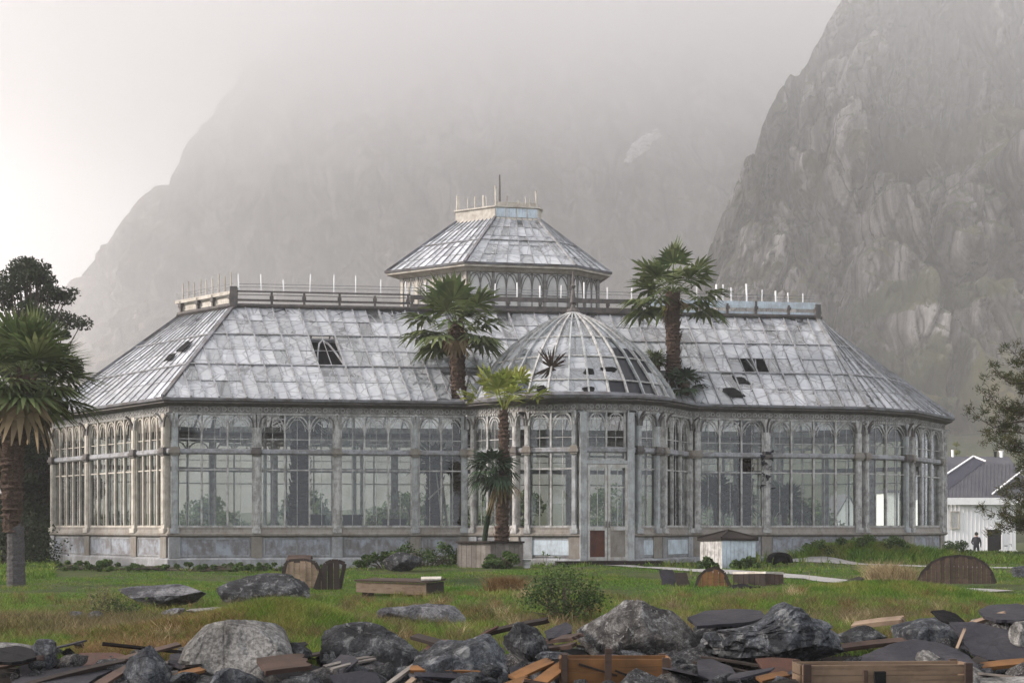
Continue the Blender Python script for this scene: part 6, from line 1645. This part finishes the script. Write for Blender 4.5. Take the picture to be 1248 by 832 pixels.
# person: one skinned body, dark clothing, seen half from behind
def person(x, y, z, h=1.68, rz=0.3):
    k = h / 1.75
    J = {'pel': (0, 0, .95), 'sp': (0, .01, 1.12), 'ch': (0, .02, 1.32), 'nk': (0, .0, 1.48), 'hd0': (0, -.01, 1.55), 'hd': (0, -.03, 1.66),
         'lh': (-.10, 0, .90), 'lk': (-.12, -.04, .50), 'la': (-.12, .02, .10), 'lf': (-.13, -.13, .04), 'rh': (.10, 0, .90), 'rk': (.13, .02, .50), 'ra': (.14, .06, .10), 'rf': (.16, -.09, .04),
         'ls': (-.19, .02, 1.40), 'le': (-.27, .02, 1.13), 'lw': (-.24, -.12, .93), 'lp': (-.23, -.16, .87), 'rs': (.19, .02, 1.40), 're': (.28, .04, 1.13), 'rw': (.22, -.12, 1.00), 'rp': (.17, -.17, .97)}
    rad = dict(pel=.15, sp=.14, ch=.155, nk=.065, hd0=.07, hd=.10, lh=.10, lk=.065, la=.045, lf=.04, rh=.10, rk=.065, ra=.045, rf=.04, ls=.075, le=.052, lw=.036, lp=.035, rs=.075, re=.052, rw=.036, rp=.035)
    E = [('pel', 'sp'), ('sp', 'ch'), ('ch', 'nk'), ('nk', 'hd0'), ('hd0', 'hd'), ('pel', 'lh'), ('lh', 'lk'), ('lk', 'la'), ('la', 'lf'), ('pel', 'rh'), ('rh', 'rk'), ('rk', 'ra'), ('ra', 'rf'), ('ch', 'ls'), ('ls', 'le'), ('le', 'lw'), ('lw', 'lp'), ('ch', 'rs'), ('rs', 're'), ('re', 'rw'), ('rw', 'rp')]
    for s_, hnd, ox in (('l', (-.23, -.16, .87), -1), ('r', (.17, -.17, .97), 1)):
        for q in range(5):
            nm = f'{s_}f{q}'; dx = (-.03 + q * .017) if q < 4 else -.035; J[nm] = (hnd[0] + dx, hnd[1] - .05 - (.01 if q in (1, 2) else 0), hnd[2] - .055 + (.03 if q == 4 else 0)); rad[nm] = .009; E.append((s_ + 'p', nm))
    names = list(J); me = bpy.data.meshes.new('person'); me.from_pydata([tuple(c * k for c in J[n]) for n in names], [(names.index(a), names.index(b)) for a, b in E], [])
    o = bpy.data.objects.new('person', me); COL.objects.link(o); sk = o.modifiers.new('skin', 'SKIN'); sk.use_smooth_shade = True
    for i, n in enumerate(names): me.skin_vertices[0].data[i].radius = (rad[n] * k, rad[n] * k * (.8 if n in ('pel', 'sp', 'ch') else 1))
    me.skin_vertices[0].data[0].use_root = True
    ss = o.modifiers.new('sub', 'SUBSURF'); ss.levels = ss.render_levels = 2
    dg = bpy.context.evaluated_depsgraph_get(); m2 = bpy.data.meshes.new_from_object(o.evaluated_get(dg)); o.modifiers.clear(); o.data = m2
    m2.materials.clear()
    for m_ in ('cloth_dark', 'skin'): m2.materials.append(M[m_])
    for p in m2.polygons:
        c = p.center; p.material_index = 1 if (c.z > 1.49 * k or (abs(c.x) > .14 * k and c.z < 1.02 * k and c.y < -.11 * k)) else 0; p.use_smooth = True
    o.location = (x, y, z); o.rotation_euler = (0, 0, rz)
    tag(o, 'small standing person in dark clothes with dark hair, before the white house', 'person')
    import bmesh
    def blob(nm, c, r, mat, keep=None):
        bm = bmesh.new(); bmesh.ops.create_icosphere(bm, subdivisions=3, radius=1)
        for v in bm.verts: v.co = Vector((v.co.x * r[0] + c[0], v.co.y * r[1] + c[1], v.co.z * r[2] + c[2])) * k
        if keep: bmesh.ops.delete(bm, geom=[v for v in bm.verts if not keep(v.co / k)], context='VERTS')
        me = bpy.data.meshes.new(nm); bm.to_mesh(me); bm.free(); me.materials.append(M[mat]); q = bpy.data.objects.new(nm, me); COL.objects.link(q); q.parent = o; me.polygons.foreach_set('use_smooth', [True] * len(me.polygons)); return q
    blob('hair', (0, .0, 1.675), (.112, .125, .125), 'hair_black', lambda c: c.z > 1.66 or c.y > -.02)
    blob('jacket', (0, .015, 1.20), (.205, .145, .30), 'cloth_dark', lambda c: c.z > .98)
    blob('nose', (0, -.135, 1.64), (.014, .02, .022), 'skin'); 
    for s_ in (-1, 1): blob('eye', (s_ * .035, -.118, 1.668), (.012, .01, .008), 'hair_black'); blob('ear', (s_ * .105, -.02, 1.65), (.012, .025, .034), 'skin')
    blob('mouth', (0, -.122, 1.60), (.025, .008, .006), 'door_rust')
    return o
pD = 74.0; px_ = xd(1190, pD); person(px_, pD, g(px_, pD), 1.66, R(150))
# white bicycle against the wall
bk = empty('bicycle', (xd(1229, 90.6), 90.6, gz0), 'white bicycle leaning on the wall right of the black doorway', 'bicycle'); D = 90.6; bz = g(xd(1229, D), D)
cx = xd(1228.5, D)
for dx, nm in ((-.42, 'wheel'), (.42, 'wheel')):
    mb = MB(); mb.tube([(cx + dx + .31 * math.cos(a), D, bz + .33 + .31 * math.sin(a)) for a in [2 * math.pi * q / 20 for q in range(21)]], .022, 5, cap=False)
    for q in range(6):
        a = math.pi * q / 6; mb.beam((cx + dx - .3 * math.cos(a), D, bz + .33 - .3 * math.sin(a)), (cx + dx + .3 * math.cos(a), D, bz + .33 + .3 * math.sin(a)), .008, .008)
    mb.build(nm, 'house_white', bk)
mb = MB(); P_ = {'r': (-.42, .33), 'b': (-.05, .30), 's': (-.16, .82), 'h': (.26, .84), 'f': (.42, .33)}
Q_ = lambda n_: (cx + P_[n_][0], D, bz + P_[n_][1])
mb.tube([Q_('r'), Q_('b'), Q_('s'), Q_('r')], .02, 5); mb.tube([Q_('b'), Q_('h'), Q_('s')], .02, 5); mb.tube([Q_('h'), Q_('f')], .02, 5); mb.build('frame', 'house_white', bk)
mb = MB(); mb.beam((cx - .28, D, bz + .90), (cx - .04, D, bz + .90), .10, .05); mb.beam((cx - .16, D, bz + .82), (cx - .16, D, bz + .9), .02, .02); mb.build('saddle', 'black_sheet', bk)
mb = MB(); mb.tube([(cx + .26, D, bz + .84), (cx + .24, D, bz + 1.0)], .016, 5); mb.tube([(cx + .18, D - .25, bz + 1.02), (cx + .24, D, bz + 1.0), (cx + .18, D + .2, bz + 1.02)], .014, 5); mb.build('handlebar', 'black_sheet', bk)
# ================================================================ grass
foliage('grass_lawn', (.065, .15, .022), (.11, .20, .03), (.20, .20, .06), .35, .6)
foliage('grass_rough', (.085, .085, .03), (.14, .115, .055), (.20, .155, .09), .3, .9)
foliage('grass_tuft', (.075, .15, .02), (.12, .19, .028), (.22, .205, .06), .3, 1.2)
foliage('grass_straw', (.22, .17, .09), (.32, .25, .14), (.40, .32, .19), .2, 2)
foliage('grass_brown', (.12, .07, .03), (.17, .10, .045), (.22, .15, .07), .2, 2)
def poly_dist(pts, X, Y):
    d = np.full(X.shape, 1e9)
    for a, b in zip(pts[:-1], pts[1:]):
        ax, ay = a; bx, by = b; L2 = (bx - ax) ** 2 + (by - ay) ** 2
        t = np.clip(((X - ax) * (bx - ax) + (Y - ay) * (by - ay)) / L2, 0, 1)
        d = np.minimum(d, np.hypot(X - ax - t * (bx - ax), Y - ay - t * (by - ay)))
    return d
FRONT = [L0, C0, B0, B1, B2, B3, B4, B5, P3, P4, P5, P6]
def front_y(X):
    # y of the building front for each x
    xs = [-60, L0[0] - .01] + [p[0] for p in FRONT[:-1]] + [P5[0] + .01, 80]
    ys = [1e3, 1e3] + [p[1] for p in FRONT[:-1]] + [1e3, 1e3]
    return np.interp(X, xs, ys)
def grass(name, n, D0, D1, h, w, mat, seed, dens=None, pxr=(-60, 1310), label=None, lean=.5, pw=2.0, x_y=None):
    rng = np.random.default_rng(seed)
    if x_y is None:
        # uniform in the picture's foreshortened depth, so near ground gets the more blades it needs
        inv = rng.uniform(1 / D1 ** pw, 1 / D0 ** pw, n); Yg = inv ** (-1 / pw); Xg = (rng.uniform(*pxr, n) - 624) / F * Yg
    else: Xg, Yg = x_y(rng, n)
    keep = Yg < front_y(Xg) - .2
    for pts, w_ in PATHS: keep &= poly_dist(pts, Xg, Yg) > w_ * .5
    if dens is not None: keep &= rng.uniform(0, 1, n) < dens(Xg, Yg)
    Xg, Yg = Xg[keep], Yg[keep]; m = len(Xg); Zg = gz(Xg, Yg)
    hh = h(Xg, Yg, rng) if callable(h) else h * rng.uniform(.5, 1.3, m)
    a = rng.uniform(0, 2 * np.pi, m); ww = w * rng.uniform(.6, 1.4, m) * np.maximum(1, Yg / 20) ** .8
    ca, sa = np.cos(a), np.sin(a); lx = rng.normal(0, lean, m) * hh; ly = rng.normal(0, lean, m) * hh
    z0 = Zg - .02
    V = np.stack([np.stack([Xg - ca * ww, Yg - sa * ww * .3, z0], -1), np.stack([Xg + ca * ww, Yg + sa * ww * .3, z0], -1),
                  np.stack([Xg + ca * ww * .6 + lx * .35, Yg + ly * .35, z0 + hh * .6], -1), np.stack([Xg + lx, Yg + ly, z0 + hh], -1),
                  np.stack([Xg - ca * ww * .6 + lx * .35, Yg + ly * .35, z0 + hh * .6], -1)], 1).reshape(-1, 3)
    I = np.arange(m)[:, None] * 5
    Fq = np.concatenate([I + [0, 1, 2, 4], I + [4, 2, 3, 3]], 1).reshape(-1, 4)
    # quads + triangle tips: build tips as quads with a tiny fourth edge
    o = raw(name, V, np.concatenate([I + [0, 1, 2, 4]], 0), mat, None, vary=rng.uniform(0, 1, m))
    T = raw(name + '_tips', V, np.concatenate([I + [4, 2, 3]], 0), mat, None, vary=rng.uniform(0, 1, m))
    import bmesh
    bm = bmesh.new(); bm.from_mesh(o.data); bm.from_mesh(T.data); bm.to_mesh(o.data); bm.free(); bpy.data.objects.remove(T)
    tag(o, kind='stuff'); return o
def nz(X, Y, s, sd):
    return (np.sin(X * s + sd) * np.sin(Y * s * 1.3 + sd * 2) + np.sin(X * s * 2.3 + Y * s * 1.1 + sd * 3) * .6 + np.sin(X * s * .6 - Y * s * 2.1 + sd) * .5)
def ydep(px0, py0): return 0
rough_band = lambda X, Y: np.clip((25.5 + 1.3 * nz(X, Y * .0, .35, 1) - Y) / 3.0, 0, 1)
grass('grass', 150000, 24, 58, lambda X, Y, r: (.05 + .03 * np.clip(nz(X, Y, .5, 2), -1, 1)) * r.uniform(.5, 1.5, len(X)), .009, 'grass_lawn', 1, dens=lambda X, Y: 1 - .6 * rough_band(X, Y))
grass('grass', 150000, 14.6, 27, lambda X, Y, r: (.10 + .05 * np.clip(nz(X, Y, .8, 4), -1, 1)) * r.uniform(.4, 1.5, len(X)), .006, 'grass_tuft', 2, dens=lambda X, Y: .35 + .65 * np.clip(.5 + nz(X, Y, .5, 6), 0, 1))
grass('grass', 160000, 15.2, 27, lambda X, Y, r: (.12 + .05 * np.clip(nz(X, Y, .7, 5), -1, 1)) * r.uniform(.4, 1.4, len(X)), .0045, 'grass_rough', 3, dens=lambda X, Y: rough_band(X, Y) * np.clip(.6 + .9 * nz(X, Y, .8, 3), .12, 1), lean=.45)
grass('grass', 26000, 34, 44.5, lambda X, Y, r: .16 * r.uniform(.3, 1.4, len(X)), .012, 'grass_tuft', 5, dens=lambda X, Y: np.clip((Y - front_y(X) + 3.2) / 2.5, 0, 1) + (X > 5) * .15)
grass('grass', 16000, 44, 84, .20, .016, 'grass_tuft', 6, pxr=(1120, 1300), dens=lambda X, Y: (X > 16.5) * .8)
grass('grass', 9000, 36, 70, .22, .016, 'grass_tuft', 8, pxr=(-60, 66))
def mound_grass(i, n, h, mat, seed, name='grass'):
    mx_, my_, sx_, sy_, a = MOUNDS[i]
    def xy(rng, n): return mx_ + rng.normal(0, sx_ * .55, n), my_ + rng.normal(0, sy_ * .6, n)
    return grass(name, n, 0, 0, h, .0055 if my_ < 30 else .012, mat, seed, x_y=xy)
mound_grass(0, 34000, .15, 'grass_tuft', 11); mound_grass(1, 9000, .15, 'grass_brown', 12); mound_grass(2, 14000, .13, 'grass_tuft', 13); mound_grass(3, 14000, .40, 'grass_tuft', 14); mound_grass(5, 9000, .22, 'grass_rough', 15)
mound_grass(1, 9000, .14, 'grass_tuft', 16)
def clusters(name, nc, per, mat, seed, h, rad=.16, D0=15.0, D1=27.0):
    rng = np.random.default_rng(seed); inv = rng.uniform(1 / D1 ** 1.6, 1 / D0 ** 1.6, nc); cy_ = inv ** (-1 / 1.6); cx_ = (rng.uniform(-50, 1300, nc) - 624) / F * cy_
    hc = rng.uniform(.5, 1.25, nc) * h; rc = rng.uniform(.6, 1.5, nc) * rad; k = np.repeat(np.arange(nc), per); q = rng.normal(size=(2, nc * per)) * rc[k] * .6
    def xy(r_, n): return cx_[k] + q[0], cy_[k] + q[1]
    return grass(name, nc * per, 0, 0, lambda X, Y, r_: (np.interp(np.arange(len(X)), [0, len(X)], [1, 1]) * h * r_.uniform(.4, 1.3, len(X))), .005, mat, seed, x_y=xy, lean=.55)
clusters('grass', 300, 110, 'grass_tuft', 61, .17); clusters('grass', 260, 90, 'grass_rough', 62, .21); clusters('grass', 150, 90, 'grass_brown', 63, .19); clusters('grass', 60, 60, 'grass_straw', 64, .24, .12)
clusters('grass', 160, 120, 'grass_tuft', 65, .10, .3, 26, 42)
grass('grass', 26000, 13.9, 16.5, lambda X, Y, r: .13 * r.uniform(.3, 1.4, len(X)), .0045, 'grass_tuft', 71, pxr=(-60, 440)); grass('grass', 14000, 13.9, 16.5, lambda X, Y, r: .17 * r.uniform(.3, 1.4, len(X)), .0045, 'grass_brown', 72, pxr=(90, 300), lean=.7)
def tuft(px, D, sp_, n, h, mat, seed, label):
    x = xd(px, D)
    def xy(rng, n): return x + rng.normal(0, sp_, n), D + rng.normal(0, sp_ * .6, n)
    o = grass('grass_tuft', n, 0, 0, h, .007, mat, seed, x_y=xy, lean=.6); o['kind'] = 'thing'; tag(o, label, 'grass tuft'); return o
tuft(618, 27.5, .20, 1500, .34, 'grass_brown', 21, 'round tuft of dead reddish-brown grass left of the leafy shrub')
tuft(1060, 31.5, .42, 2200, .52, 'grass_straw', 22, 'spray of pale straw-coloured dry grass on the green hummock at right')
tuft(1092, 31.3, .3, 900, .42, 'grass_straw', 23, 'smaller dry straw tuft beside the half-round plank lid')
